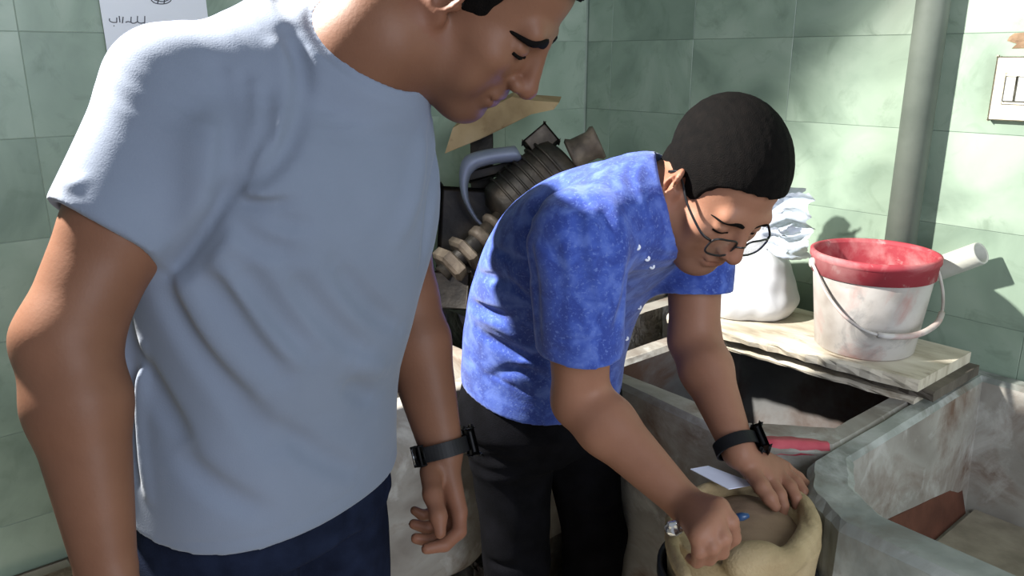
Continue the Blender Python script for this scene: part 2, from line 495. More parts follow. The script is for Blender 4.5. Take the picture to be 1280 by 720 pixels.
def loft(rings, sub=3):
    """rings: (centre, half width, half depth front, half depth back, side vec, front vec) -> one primitive per span"""
    R = [np.concatenate([np.asarray(r[0], float), [r[1], r[2], r[3]], np.asarray(r[4], float), np.asarray(r[5], float)]) for r in rings]
    R = spline(R, sub); C = [r[:3] for r in R]; n = len(R)
    N = [nrm(C[min(i + 1, n - 1)] - C[max(i - 1, 0)]) for i in range(n)]
    out = []
    def mk(A, B, na, nb):
        a, b = A[:3], B[:3]; ab = b - a
        def fn(X, Y, Z):
            x, y, z = X - a[0], Y - a[1], Z - a[2]
            ha = x * na[0] + y * na[1] + z * na[2]
            hb = -((x - ab[0]) * nb[0] + (y - ab[1]) * nb[1] + (z - ab[2]) * nb[2])
            t = np.clip(ha / np.where(np.abs(ha + hb) < 1e-6, 1e-6, ha + hb), 0, 1); ov = np.maximum(-ha, -hb) - .0004
            t = np.where(-ha > 0, 0, np.where(-hb > 0, 1, t))
            x, y, z = x - t * ab[0], y - t * ab[1], z - t * ab[2]
            M = lambda i: A[i] + (B[i] - A[i]) * t
            u = x * M(6) + y * M(7) + z * M(8); w = x * M(9) + y * M(10) + z * M(11)
            W = M(3); dd = np.where(w > 0, M(4), M(5))
            q = (np.abs(u / W) ** 2.3 + np.abs(w / dd) ** 2.3) ** (1 / 2.3)
            d2 = (q - 1) * np.minimum(W, dd)
            return np.where(ov > 0, np.maximum(d2, ov), d2)
        m = max(A[3:6].max(), B[3:6].max())
        return fn, np.minimum(a, b) - m, np.maximum(a, b) + m
    for i in range(n - 1): out.append(mk(R[i], R[i + 1], N[i], N[i + 1]))
    return out

def snoise(X, Y, Z, f, seed=0):
    r = np.random.RandomState(seed); v = 0
    for i in range(4):
        k = r.normal(size=3); k = k / np.linalg.norm(k) * f * (0.7 + 0.3 * i); ph = r.uniform(0, 6.28)
        v = v + np.sin(X * k[0] + Y * k[1] + Z * k[2] + ph)
    return v / 4.0

def chain(F, pts, radii, k=0.004):
    for i in range(len(pts) - 1): F.add(rcone(pts[i], pts[i + 1], radii[i], radii[i + 1]), k=k)

# ------------------------------------------------------------------ head
class Head:
    def __init__(s, c, f, u, sc):
        s.c = np.asarray(c, float); s.f = nrm(f); u = np.asarray(u, float); s.u = nrm(u - s.f * (u @ s.f))
        s.l = np.cross(s.u, s.f); s.sc = sc; s.R = np.stack([s.l, s.f, s.u], 1)
    def __call__(s, x, y, z): return s.c + s.sc * (s.l * x + s.f * y + s.u * z)
    def loc(s, X, Y, Z):
        x, y, z = X - s.c[0], Y - s.c[1], Z - s.c[2]
        return tuple((x * s.R[0, i] + y * s.R[1, i] + z * s.R[2, i]) / s.sc for i in range(3))
    def e(s, c, r, R=None): return ell(s(*c), np.array(r) * s.sc, s.R if R is None else s.R @ R)
    def rc(s, a, b, ra, rb): return rcone(s(*a), s(*b), ra * s.sc, rb * s.sc)
    def build(s, F, jaw=1.0, nose=1.0, flare=20, es=1.0):
        F.add(s.e((0, -.012, .055), (.076, .098, .086)), k=.0)
        F.add(s.e((0, .030, -.012), (.064, .066, .084)), k=.02)
        F.add(s.e((0, .034, -.062), (.052 * jaw, .050, .044)), k=.025)
        for q in (-1, 1):
            F.add(s.rc((q * .052, .000, -.048), (q * .018, .072, -.084), .020 * jaw, .018), k=.02)   # jaw line
            F.add(s.e((q * .045, .060, -.012), (.022, .024, .020)), k=.018)                          # cheek bone
            F.add(s.e((q * .040, .058, -.045), (.022, .022, .026)), k=.018)                          # cheek
        F.add(s.e((0, .080, -.084), (.024, .018, .019)), k=.018)                                    # chin
        F.add(s.rc((-.036, .079, .034), (.036, .079, .034), .013, .013), k=.014)                    # brow
        for q in (-1, 1):
            F.sub(s.e((q * .034, .104, .014), (.020, .020, .013)), k=.014)                           # eye socket
            F.add(s.e((q * .033, .0775, .013), (.0150, .0125, .0115)), k=.003)                       # lidded eye
            F.fold3([s(q * (.020 + .0065 * i), .0905 - .0016 * (i - 1.5) ** 2, .0065) for i in range(5)], .0022 * s.sc, .0028)
            F.fold3([s(q * (.020 + .0065 * i), .0895 - .0016 * (i - 1.5) ** 2, .0205) for i in range(5)], .002 * s.sc, .0018)
        F.add(s.rc((0, .055, -.082), (0, .0, -.075), .026, .036), k=.03)
        n = nose
        F.add(s.rc((0, .090, .026), (0, .112 * n, -.016), .0085, .0115), k=.010)                     # nose
        F.add(s.e((0, .113 * n, -.020), (.0135, .0125, .0115)), k=.006)
        for q in (-1, 1):
            F.add(s.e((q * .0135, .102, -.0225), (.0085, .0115, .0085)), k=.005)
            F.sub(s.e((q * .0075, .106, -.033), (.0042, .006, .005)), k=.002)
            F.fold3([s(q * .017, .100, -.024), s(q * .025, .090, -.042), s(q * .028, .083, -.056)], .004 * s.sc, .0022)
        F.add(s.e((0, .088, -.050), (.026, .016, .020)), k=.012)                                     # muzzle
        F.add(s.rc((-.018, .0955, -.0475), (.018, .0955, -.0475), .0058, .0058), k=.006)             # upper lip
        F.add(s.rc((-.015, .0945, -.0585), (.015, .0945, -.0585), .0066, .0066), k=.005)             # lower lip
        F.fold3([s(-.024, .093, -.0525), s(-.010, .1015, -.0525), s(.010, .1015, -.0525), s(.024, .093, -.0525)], .0026 * s.sc, .004, False)
        F.fold3([s(-.016, .094, -.070), s(0, .097, -.0705), s(.016, .094, -.070)], .005 * s.sc, .003)
        for q in (-1, 1):                                                                            # ears
            a = math.radians(14); T = np.array([[1, 0, 0], [0, math.cos(a), math.sin(a)], [0, -math.sin(a), math.cos(a)]])
            b = math.radians(-flare * q); B = np.array([[math.cos(b), -math.sin(b), 0], [math.sin(b), math.cos(b), 0], [0, 0, 1]])
            F.add(s.e((q * (.0775 + .004 * (es - 1) * 10), -.006, .004), (.0075, .019 * es, .032 * es), B @ T), k=.004)
            F.sub(s.e((q * (.0850 + .004 * (es - 1) * 10), -.002, .004), (.0065, .011 * es, .020 * es), B @ T), k=.003)
            F.add(s.e((q * .0765, .004, -.021), (.0065, .0075, .0090)), k=.006)
            F.add(s.e((q * .0765, .010, .000), (.0060, .0050, .0070)), k=.004)
    def hair(s, F, thick=.011, side=.005):
        H = s
        ys = np.array([-.12, -.085, -.05, -.022, -.012, .004, .012, .030, .038, .050, .066, .082, .11])
        zs = np.array([-.055, -.052, -.038, -.020, .010, .030, -.014, -.014, .040, .066, .080, .088, .090])
        c = s(0, -.012, .055); r = np.array((.076, .098, .086)) * s.sc
        e0, lo, hi = ell(c, r + np.array([side + .001, side + .003, thick]) * s.sc, s.R)
        e1 = s.e((0, -.030, -.005), (.066, .074, .070))
        def fn(X, Y, Z):
            x, y, z = H.loc(X, Y, Z)
            d = np.minimum(e0(X, Y, Z), e1[0](X, Y, Z))
            d = d + snoise(X, Y, Z, 620, 3) * .0007 + snoise(X, Y, Z, 190, 4) * .0005
            zl = np.interp(np.broadcast_to(y, d.shape) + snoise(X, Y, Z, 260, 8) * .002, ys, zs)
            return np.maximum(d, (zl - z + snoise(X, Y, Z, 700, 5) * .002) * s.sc * .75)
        F.add((fn, np.minimum(lo, e1[1]) - .01, np.maximum(hi, e1[2]) + .01))
    def snap(s, F, x, z):
        """y where the face surface lies in front of (x, z)"""
        for y in np.arange(.135, .03, -.0008):
            i = np.round((s(x, y, z) - F.lo) / F.h).astype(int)
            if np.all(i >= 0) and np.all(i < F.n) and F.D[i[0], i[1], i[2]] < 0: return y
        return .07
    def keep(s, F):
        s.bp = {}; s.lp = {}
        for q in (-1, 1):
            s.bp[q] = [s(q * x, s.snap(F, q * x, z) + .0002, z) for x, z in ((.012, .0300), (.024, .0335), (.036, .0325), (.046, .0270), (.052, .0200))]
            s.lp[q] = [s(q * (.019 + .0068 * i), s.snap(F, q * (.019 + .0068 * i), .0070) + .0004, .0065) for i in range(5)]
    def brows(s, parent, m, bw=1.0):
        for q in (-1, 1):
            r = list(bw * np.interp(np.linspace(0, 1, 17), [0, .2, .6, 1], [.0044, .0070, .0056, .0016]) * s.sc)
            link('eyebrow', tube_mesh('eyebrow', spline(s.bp[q], 4), r, 8, flat=(s.f, .45)), m, parent)
            link('eyelashes', tube_mesh('eyelashes', spline(s.lp[q], 3), [.0022 * s.sc] * 13, 6), m, parent)  # real lashes, thickened to stand in for eye-socket shadow
    def tint(s, v):
        x, y, z = s.loc(v[:, 0], v[:, 1], v[:, 2])
        t = np.ones((len(v), 3), np.float32)
        inh = (np.abs(x) < .1) & (np.abs(y) < .14) & (np.abs(z) < .16)
        lip = np.exp(-((x / .020) ** 2 + ((z + .053) / .0095) ** 2) ** 2) * (y > .07) * inh
        st = np.exp(-((z + .080) / .036) ** 2) * (y > .015) * inh * np.clip((y - .015) / .03, 0, 1)
        st = np.maximum(st, np.exp(-((x / .03) ** 2 + ((z + .038) / .009) ** 2)) * (y > .07) * inh)
        red = np.exp(-((np.abs(x) / .018) ** 2 + ((z + .018) / .02) ** 2)) * (y > .085) * inh
        ear = np.exp(-((np.abs(x) - .082) / .014) ** 2) * (np.abs(y) < .03) * (np.abs(z) < .04) * inh
        t *= 1 - st[:, None] * np.array([.22, .20, .16])
        t *= 1 - lip[:, None] * np.array([.06, .20, .18])
        t *= 1 - (.5 * red + .5 * ear)[:, None] * np.array([.0, .16, .14])
        return t

# ------------------------------------------------------------------ room
W0 = V(1.01, 1.655); E1 = nrm(V(.643, -.766)); E2 = nrm(V(-.766, -.643))
def WL(a, b, z): q = W0 + E1 * a + E2 * b; return V(q[0], q[1], z)      # along right wall, out from it, height
E1v, E2v = V(E1[0], E1[1], 0), V(E2[0], E2[1], 0)
CE = -1.21                                                              # room corner on the E1 axis
def LW(s, n, z): return WL(CE + n, s, z)                                # along left wall from corner, out from it

def prism(name, poly, z0, z1):
    n = len(poly); vs = [V(p[0], p[1], z0) for p in poly] + [V(p[0], p[1], z1) for p in poly]
    bm = bmesh.new(); bv = [bm.verts.new(Vector(v)) for v in vs]
    bm.faces.new(bv[:n][::-1]); bm.faces.new(bv[n:])
    for i in range(n): bm.faces.new((bv[i], bv[(i + 1) % n], bv[n + (i + 1) % n], bv[n + i]))
    return from_bm(name, bm)

ZC = 2.75
floor = tag(link('floor', prism('floor', [(-3, -1.5), (3, -1.5), (3, 4), (-3, 4)], -.1, 0), M_floor, smooth=False), kind='structure')
ceil = tag(link('ceiling', prism('ceiling', [(-3, -0.2), (3, -0.2), (3, 4), (-3, 4)], ZC, ZC + .1), M_ceiling, smooth=False), kind='structure')
pr = [(CE - .2, 0), (1.7, 0), (1.7, -.2), (CE - .2, -.2)]
wall_r = tag(link('wall_right', prism('wall_right', [WL(a, b, 0)[:2] for a, b in pr], 0, ZC), M_grout_dark, smooth=False), kind='structure')
pl = [(0.0, 0), (3.2, 0), (3.2, -.15), (0.0, -.15)]
wall_l = tag(link('wall_left', prism('wall_left', [LW(a, b, 0)[:2] for a, b in pl], 0, ZC), M_grout, smooth=False), kind='structure')

TILE = {}
def tile(parent, c, along, out, w, h):
    key = (round(w, 3), round(h, 3), 'r' if parent is wall_r else 'l')
    if key not in TILE:
        me = box_mesh('tile', (0, 0, 0), V(w / 2 - .0005, 0, 0), V(0, .003, 0), V(0, 0, h / 2 - .0005), bevel=.0007, seg=1)
        me.materials.append(M_tile); TILE[key] = me
    o = bpy.data.objects.new('tile', TILE[key]); COL.objects.link(o); o.parent = parent
    o.location = Vector(c); o.rotation_euler = (0, 0, math.atan2(along[1], along[0]))
rows = [0.1 + .2 * k for k in range(0, 14)]
trnd = random.Random(4)
def tile_run(parent, edges, fn, along, out):
    for z0 in rows:
        z1 = min(z0 + .2, ZC)
        if z1 - z0 < .03: continue
        for a, b in zip(edges[:-1], edges[1:]):
            tile(parent, fn((a + b) / 2, -.0017 + trnd.uniform(-.0003, .0003), (z0 + z1) / 2), along, out, b - a, z1 - z0)
tile_run(wall_r, [CE + .006, -1.104, -.804, -.504, -.204, .096, .396, .696, .996, 1.296, 1.596], lambda a, b, z: WL(a, b, z), E1, E2)
tile_run(wall_l, [.007, .33, .63, .93, 1.23, 1.53, 1.83, 2.13, 2.43, 2.73, 3.03], lambda a, b, z: LW(a, b, z), E2, E1)
tag(link('baseboard_left', box_mesh('baseboard_left', LW(2.3, .026, .19), E2v * .7, E1v * .02, V(0, 0, .188), bevel=.004), M_floor), kind='structure')

# ------------------------------------------------------------------ concrete trough along the right wall
def basin(name, outer, inner, ztop, zbot, zin, m_out, m_in, parent, sag=0.0, seed=0):
    n = len(outer); rnd = random.Random(seed)
    bm = bmesh.new()
    def ring(poly, z, j=0.0): return [bm.verts.new(Vector(WL(a + rnd.uniform(-j, j), b + rnd.uniform(-j, j), z))) for a, b in poly]
    def dense(poly, k=8):
        o = []
        for i in range(n):
            p, q = poly[i], poly[(i + 1) % n]
            for t in range(k): o.append((p[0] + (q[0] - p[0]) * t / k, p[1] + (q[1] - p[1]) * t / k))
        return o
    O, I = dense(outer), dense(inner); N = len(O)
    mid = lambda A, B, t: [(a[0] + (b[0] - a[0]) * t, a[1] + (b[1] - a[1]) * t) for a, b in zip(A, B)]
    cx = sum(p[0] for p in inner) / n; cy = sum(p[1] for p in inner) / n
    shr = lambda poly, f: [(cx + (a - cx) * f, cy + (b - cy) * f) for a, b in poly]
    R = [ring(shr(O, .985), zbot), ring(O, ztop - .15, .002), ring(O, ztop - .012, .0015), ring(mid(O, I, .14), ztop, .0015),
         ring(mid(O, I, .84), ztop - .001, .0015), ring(I, ztop - .012, .0015), ring(shr(I, .97), ztop - .18, .002), ring(shr(I, .92), zin)]
    for A, B in zip(R[:-1], R[1:]):
        for i in range(N): bm.faces.new((A[i], A[(i + 1) % N], B[(i + 1) % N], B[i]))
    fb = bm.faces.new(R[-1]); bm.faces.new(R[0][::-1])
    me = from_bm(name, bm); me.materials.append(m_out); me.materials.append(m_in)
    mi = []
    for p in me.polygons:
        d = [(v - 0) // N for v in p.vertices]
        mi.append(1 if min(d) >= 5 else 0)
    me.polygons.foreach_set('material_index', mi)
    o = link(name, me, None, parent, smooth=False)
    return o
trough = tag(empty('concrete_trough', WL(.1, .4, 0)), 'long pale concrete double trough with dusty rims built against green tiled wall', 'trough')
ba = basin('basin', [(-.55, .085), (.012, .085), (.012, .60), (-.09, .70), (-.55, .66)],
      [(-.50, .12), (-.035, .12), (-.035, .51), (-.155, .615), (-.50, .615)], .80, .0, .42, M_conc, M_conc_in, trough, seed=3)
ba['label'] = 'deep dark, brown-stained basin partly covered by boards'
bb = basin('basin', [(.012, .012), (.82, .012), (.82, .835), (.14, .815), (.06, .765), (.012, .68)],
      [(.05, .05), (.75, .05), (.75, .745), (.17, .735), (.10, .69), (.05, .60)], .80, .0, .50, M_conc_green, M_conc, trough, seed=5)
bb['label'] = 'shallow basin with a dry clay floor'
def PW(px, py, a):
    """photo pixel -> point on the vertical plane E1 = a"""
    v = _fw + (px - 640.0) / F_PX * _rt - (py - 360.0) / F_PX * _up
    k = (W0[0] * E1[0] + W0[1] * E1[1] + a) ; t = k / (v[0] * E1[0] + v[1] * E1[1]); return CAM + v * t
link('clay_residue', prism('clay_residue', [WL(a, b, 0)[:2] for a, b in ((.09, .09), (.71, .09), (.71, .70), (.20, .69), (.13, .66), (.09, .57))], .495, .515), M_slurry, trough, smooth=False)
q = [PW(x, y, e) for x, y, e in ((1108, 652, .062), (1202, 606, .062), (1208, 648, .078), (1172, 676, .078), (1130, 704, .078))]
def slab(name, pts, off):
    pts = [np.asarray(p) for p in pts]; n = len(pts); off = np.asarray(off, float)
    bm = bmesh.new(); a = [bm.verts.new(Vector(p)) for p in pts]; b = [bm.verts.new(Vector(p + off)) for p in pts]
    bm.faces.new(a[::-1]); bm.faces.new(b)
    for i in range(n): bm.faces.new((a[i], a[(i + 1) % n], b[(i + 1) % n], b[i]))
    return from_bm(name, bm)
link('rust_patch', slab('rust_patch', q, -E1v * .02), M_rust, trough, smooth=False)['label'] = 'rusty brown patch low on the basin side'
# red paint smear along the bent front rim
bm = bmesh.new(); prev = None
for i in range(13):
    t = i / 12; a0 = -.092 + .100 * t; b0 = .7005 - .100 * t
    wob = .004 * math.sin(i * 2.1); hgt = (.006 + .020 * math.sin(math.pi * min(1, .12 + .8 * t)) + wob * .5)
    o_ = .0035
    ins = .010 + hgt * .9
    cur = [bm.verts.new(Vector(WL(a0 - .006, b0 - .006, .8022))), bm.verts.new(Vector(WL(a0 + .0015, b0 + .0015, .792 - hgt * .4))),
           bm.verts.new(Vector(WL(a0 - .012, b0 - .012, .785 - hgt * .4))), bm.verts.new(Vector(WL(a0 - ins * .7, b0 - ins * .7, .8008)))]
    if prev:
        for k in range(4): bm.faces.new((prev[k], prev[(k + 1) % 4], cur[(k + 1) % 4], cur[k]))
    prev = cur
link('paint_smear', from_bm('paint_smear', bm), M_redpaint, trough)['label'] = 'red paint smear on the rim'

# ------------------------------------------------------------------ boards, bucket, bag, pipe
def board(label, a0, a1, b0, b1, z0, z1, seed, m=M_board, skew=0.0):
    rnd = random.Random(seed); bm = bmesh.new(); N = 26; rows_ = []
    for i in range(N + 1):
        t = i / N; a = a0 + (a1 - a0) * t
        w = rnd.uniform(-.005, .004); b_ = b1 + w - skew * t
        r = [(a, b0, z0), (a, b0, z1), (a, b_ - .006, z1), (a, b_ + rnd.uniform(-.003, .002), z1 - .004 - rnd.uniform(0, .003)),
             (a, b_ + rnd.uniform(-.003, .003), (z0 + z1) / 2), (a, b_ - rnd.uniform(0, .005), z0)]
        rows_.append([bm.verts.new(Vector(WL(*p))) for p in r])
    for A, B in zip(rows_[:-1], rows_[1:]):
        for k in range(6): bm.faces.new((A[k], A[(k + 1) % 6], B[(k + 1) % 6], B[k]))
    bm.faces.new(rows_[0]); bm.faces.new(rows_[-1][::-1])
    o = link('wooden_board', from_bm('wooden_board', bm), m, smooth=False, base=WL((a0 + a1) / 2, (b0 + b1) / 2, z0))
    return tag(o, label, 'board', 'boards stacked on the trough')
M_board2 = mat('gap_shade_wood', [lin(70, 64, 58), lin(104, 96, 86)], 9, 8, .9, bump=.3, stretch=(1, 3, 1))  # dark tone painted in for the shaded gap between the boards
board('thin pale board resting straight on the trough rim, lowest of the stack', -.56, .02, .085, .345, .8005, .812, 1, skew=.03)
board('set-back spacer board coloured dark for the shaded gap between two pale boards over the trough', -.56, .05, .085, .30, .8125, .834, 2, M_board2)
board('splintered dusty board under the bucket, topmost of the stack on the trough', -.55, .03, .085, .372, .8345, .858, 3, skew=.04)

BK = WL(-.135, .222, .8585); BS = .90
bk = tag(empty('bucket', BK), 'dusty white plastic bucket with thick red rim standing on boards', 'bucket')
HB = .205
blathe = lambda n_, b_, a_, pr_, *k: lathe_mesh(n_, b_, a_, [(r_ * (BS if r_ > .02 else 1), h_) for r_, h_ in pr_], *k)
link('bucket_body', blathe('bucket_body', BK, (0, 0, 1), [(.001, .0), (.104, 0), (.110, .004), (.130, HB - .045), (.131, HB - .01)], 64, False), M_bucket, bk)
rim = link('rim_band', blathe('rim_band', BK, (0, 0, 1), [(.1300, HB - .043), (.1345, HB - .042), (.1370, HB - .012), (.1405, HB - .010), (.1405, HB + .002), (.1350, HB + .004), (.1300, HB + .002), (.1280, HB - .02), (.1255, HB - .07), (.1235, HB - .075), (.1240, HB - .05)], 64, False), M_bred, bk)
rim['label'] = 'red plastic rim'
link('inner_wall', blathe('inner_wall', BK, (0, 0, 1), [(.1285, HB - .004), (.1265, HB - .05), (.106, .016), (.001, .014)], 64, False), M_bred, bk)
def BKp(ang, r, h): t = math.radians(ang); return BK + V(r * BS * math.cos(t), r * BS * math.sin(t), h)
# bail handle: pivots at the two sides, hanging over the front of the bucket
bail = [BKp(176, .139, HB - .022), BKp(190, .143, HB - .035), BKp(210, .146, HB - .075), BKp(232, .147, HB - .115), BKp(255, .147, HB - .136),
        BKp(285, .147, HB - .138), BKp(312, .149, HB - .128), BKp(328, .153, HB - .108), BKp(342, .152, HB - .075), BKp(352, .145, HB - .040), BKp(357, .139, HB - .026)]
hd = link('handle', tube_mesh('handle', spline(bail, 5), .0032, 10), M_bucket, bk)
link('grip', tube_mesh('grip', spline(bail, 5)[20:36], .0062, 12), M_bucket, hd)
for a in (176, 357):
    link('pivot_boss', blathe('pivot_boss', BKp(a, .130, HB - .024), BKp(a, 1, 0) - BKp(a, 0, 0), [(.001, 0), (.011, 0), (.011, .010), (.008, .013), (.001, .013)], 16, False), M_bucket, bk)

# white plastic bag of powder
BG = WL(-.475, .20, .8585)
F = Field(BG - V(.2, .2, .02), BG + V(.24, .2, .36), .0032)
Rw = np.stack([E1v, E2v, V(0, 0, 1)], 1)
F.add(ell(BG + V(0, 0, .085), (.135, .112, .105), Rw))
F.add(ell(BG + V(0, 0, .035) + E1v * .02, (.130, .108, .055), Rw), k=.05)
F.add(rcone(BG + V(0, 0, .13) + E1v * .01, BG + V(0, 0, .205) + E1v * .045, .07, .03), k=.05)
F.disp_all(lambda X, Y, Z: snoise(X, Y, Z, 48, 11) * .004 + snoise(X, Y, Z, 105, 12) * .0022)
for i in range(16):
    a = i / 16 * 6.283 + .2 * math.sin(i * 5); top = BG + E1v * .045 + V(0, 0, .20)
    pt = [top + .02 * (math.cos(a) * E1v + math.sin(a) * E2v), BG + V(0, 0, .16) + .075 * (math.cos(a) * E1v + math.sin(a) * E2v), BG + V(0, 0, .11) + .125 * (math.cos(a + .15) * E1v + math.sin(a + .15) * E2v)]
    F.fold3(spline(pt, 4), .008, .006 if i % 2 else -.003)
F.cut(BG + V(0, 0, .001), (0, 0, -1))
bag = tag(empty('plastic_bag', BG), 'knotted white plastic bag full of powder slumped on boards beside the bucket', 'bag')
link('bag_body', F.mesh('bag_body'), M_bag, bag)
K0 = BG + E1v * .045 + V(0, 0, .20)
def film(path, w0, w1, seed, waves=1.3, amp=.013):
    """crumpled sheet fanning out from the knot along `path`"""
    pts = spline([K0 + E1v * a + E2v * b + V(0, 0, z) for a, b, z in path], 8); nu = len(pts); nv = 26; rnd = np.random.RandomState(seed)
    ph = rnd.uniform(0, 6, 4); vs = []; fs = []
    for i, p in enumerate(pts):
        t = nrm(pts[min(i + 1, nu - 1)] - pts[max(i - 1, 0)]); x_, y_, _ = frame(t); k = i / (nu - 1)
        sd = nrm(np.cross(t, E2v)); od = np.cross(t, sd); w = w0 + (w1 - w0) * k ** .8
        for j in range(nv):
            v = 2 * j / (nv - 1) - 1
            o = amp * (.25 + k) * (math.sin(v * 3.1 * waves + ph[0] + 2.2 * k) + .5 * math.sin(v * 7.3 * waves + ph[1] - 3 * k) + .4 * math.sin(9 * k + 5 * v + ph[2]))
            e = .010 * math.sin(v * 9 + ph[3]) * k
            vs.append(p + sd * w * v + od * o + t * (e - .03 * v * v * k) + rnd.normal(size=3) * .0011)
    for i in range(nu - 1):
        for j in range(nv - 1): fs.append((i * nv + j, i * nv + j + 1, (i + 1) * nv + j + 1, (i + 1) * nv + j))
    return pydata('film', vs, fs)
for path, w0, w1, sd_ in (([(0, 0, -.02), (.035, .0, .025), (.085, .0, .055), (.135, .0, .050)], .016, .050, 3), ([(0, 0, -.02), (.015, -.01, .045), (.045, -.02, .085), (.085, -.01, .100)], .014, .042, 8),
                      ([(0, 0, -.03), (.05, .02, -.01), (.10, .03, -.012), (.155, .03, .010)], .018, .040, 5)):
    link('knotted_top', film(path, w0, w1, sd_), M_bagclear, bag)['label'] = 'crumpled translucent bag top'

dp = WL(-.165, .042, .60)
dpo = tag(empty('drain_pipe', dp), 'vertical grey drain pipe with short open branch running up the green tiled wall', 'pipe')
link('pipe_length', lathe_mesh('pipe_length', dp, (0, 0, 1), [(.033, 0), (.033, ZC - .6)], 32), M_dpipe, dpo)
a_, b_ = WL(-.165, .042, .955), WL(.012, .068, 1.066); ax_ = b_ - a_; Lp = np.linalg.norm(ax_)
link('branch_stub', lathe_mesh('branch_stub', a_, ax_, [(.020, 0), (.025, 0), (.0255, Lp * .5), (.024, Lp - .004), (.0225, Lp), (.019, Lp - .002), (.020, Lp * .5), (.020, 0)], 28, False), M_pipe, dpo)
link('pipe_socket', lathe_mesh('pipe_socket', WL(-.165, .042, 2.05), (0, 0, 1), [(.034, 0), (.038, .004), (.038, .07), (.034, .074)], 32), M_dpipe, dpo)

# switch, hole, poster
SWC = WL(.02, .0075, 1.392)
sw = tag(empty('light_switch', SWC), 'cream square wall switch plate on green tiles', 'switch')
link('cover_plate', box_mesh('cover_plate', SWC + E2v * .005, E1v * .055, E2v * .0048, V(0, 0, .062), bevel=.003), M_plate, sw)
link('module', box_mesh('module', SWC + E2v * .0105, E1v * .034, E2v * .0016, V(0, 0, .030), bevel=.001), M_plate, sw)
for k in (-1, 0, 1):
    link('rocker', box_mesh('rocker', SWC + E2v * .0135 + E1v * (.022 * k), E1v * .0095, E2v * .002, V(0, 0, .024), bevel=.0015), M_switch, sw)
HC = WL(.035, .006, 1.484)
bm = bmesh.new(); rr = random.Random(6); N = 22
c0 = bm.verts.new(Vector(HC + E2v * .003)); rg = []
for i in range(N):
    t = 6.2832 * i / N; r_ = 1 + rr.uniform(-.22, .2)
    rg.append(bm.verts.new(Vector(HC + E1v * .048 * r_ * math.cos(t) + V(0, 0, .021 * r_ * math.sin(t)) + E2v * rr.uniform(-.002, .004))))
out = [bm.verts.new(Vector(Vector(HC) + (v.co - Vector(HC)) * 1.15 - Vector(E2v) * .004)) for v in rg]
for i in range(N):
    bm.faces.new((c0, rg[i], rg[(i + 1) % N])); bm.faces.new((rg[i], out[i], out[(i + 1) % N], rg[(i + 1) % N]))
tag(link('plaster_patch', from_bm('plaster_patch', bm), M_hole, base=HC), 'rough brown plaster patch just above the switch plate', 'plaster')

pa = [LW(1.385, .0065, 1.72), LW(1.172, .0065, 1.72), LW(1.165, .0065, 1.385), LW(1.378, .0065, 1.385)]
pst = tag(empty('wall_notice', pa[3]), 'white paper notice with dark handwriting on tiled wall behind the grey shirt', 'notice')
link('sheet', slab('sheet', pa, E1v * .0015), M_paper, pst, smooth=False)
def PL(px, py, n=.0088):
    v = _fw + (px - 640.0) / F_PX * _rt - (py - 360.0) / F_PX * _up
    k = W0 @ E1 + CE + n; t = k / (v[0] * E1[0] + v[1] * E1[1]); return CAM + v * t
strokes = [[(181, 29), (181, 20)], [(181, 28), (176, 29), (172, 27), (172, 20)], [(172, 27), (168, 29), (164, 28), (164, 21)], [(164, 28), (160, 27), (157, 28)],
           [(153, 29), (154, 21)], [(150, 28), (149, 20)], [(146, 28), (146, 22)], [(146, 28), (141, 28), (137, 26), (137, 23)], [(142, 32), (143, 32.6)],
           [(188, -2), (192, 3), (200, 5), (209, 4), (214, 0), (211, -5), (203, -6)], [(193, 0), (204, 2), (212, -1)], [(197, 4), (199, -3)], [(205, 5), (206, -4)]]
for s_ in strokes:
    link('ink_stroke', tube_mesh('ink_stroke', spline([PL(*p) for p in s_], 3), .0009, 6), M_ink, pst)

# ------------------------------------------------------------------ rounded tub by the left wall, plinth and machine in the corner
TB = LW(1.22, .34, 0)
F = Field(LW(1.22, .34, .27) - V(.62, .62, .02), LW(1.22, .34, .82) + V(.62, .62, .02), .006)
def rbox(c, half, r, R):
    c = np.asarray(c, float)
    def fn(X, Y, Z):
        x, y, z = X - c[0], Y - c[1], Z - c[2]
        q = [np.abs(x * R[0, i] + y * R[1, i] + z * R[2, i]) - (half[i] - r) for i in range(3)]
        return np.sqrt(np.maximum(q[0], 0) ** 2 + np.maximum(q[1], 0) ** 2 + np.maximum(q[2], 0) ** 2) + np.minimum(np.maximum(np.maximum(q[0], q[1]), q[2]), 0) - r
    ext = np.abs(R) @ np.array(half); return fn, c - ext, c + ext
Rl = np.stack([E2v, E1v, V(0, 0, 1)], 1)
F.add(rbox(LW(1.18, .34, .80), (.385, .25, .50), .12, Rl))
F.cut(V(0, 0, .80), (0, 0, 1))
F.sub(rbox(LW(1.18, .34, .84), (.345, .205, .33), .10, Rl), k=.008)
tub = tag(empty('concrete_tub', TB), 'round-bottomed pale concrete tub with bright worn rim behind the grey shirt', 'tub')
link('tub_shell', F.mesh('tub_shell'), M_conc_in if False else M_conc, tub)
for s_ in (1.03, 1.41):
    link('pedestal', box_mesh('pedestal', LW(s_, .34, .16), E2v * .06, E1v * .14, V(0, 0, .16), bevel=.01), M_plaster, tub)
PLC = LW(.42, .33, 0)
plinth = tag(link('concrete_plinth', box_mesh('concrete_plinth', LW(.38, .315, .42), E2v * .36, E1v * .29, V(0, 0, .42), bevel=.012, jitter=.002, cuts=4), M_conc, base=PLC), 'rough concrete plinth in the room corner carrying the grimy machine', 'plinth')

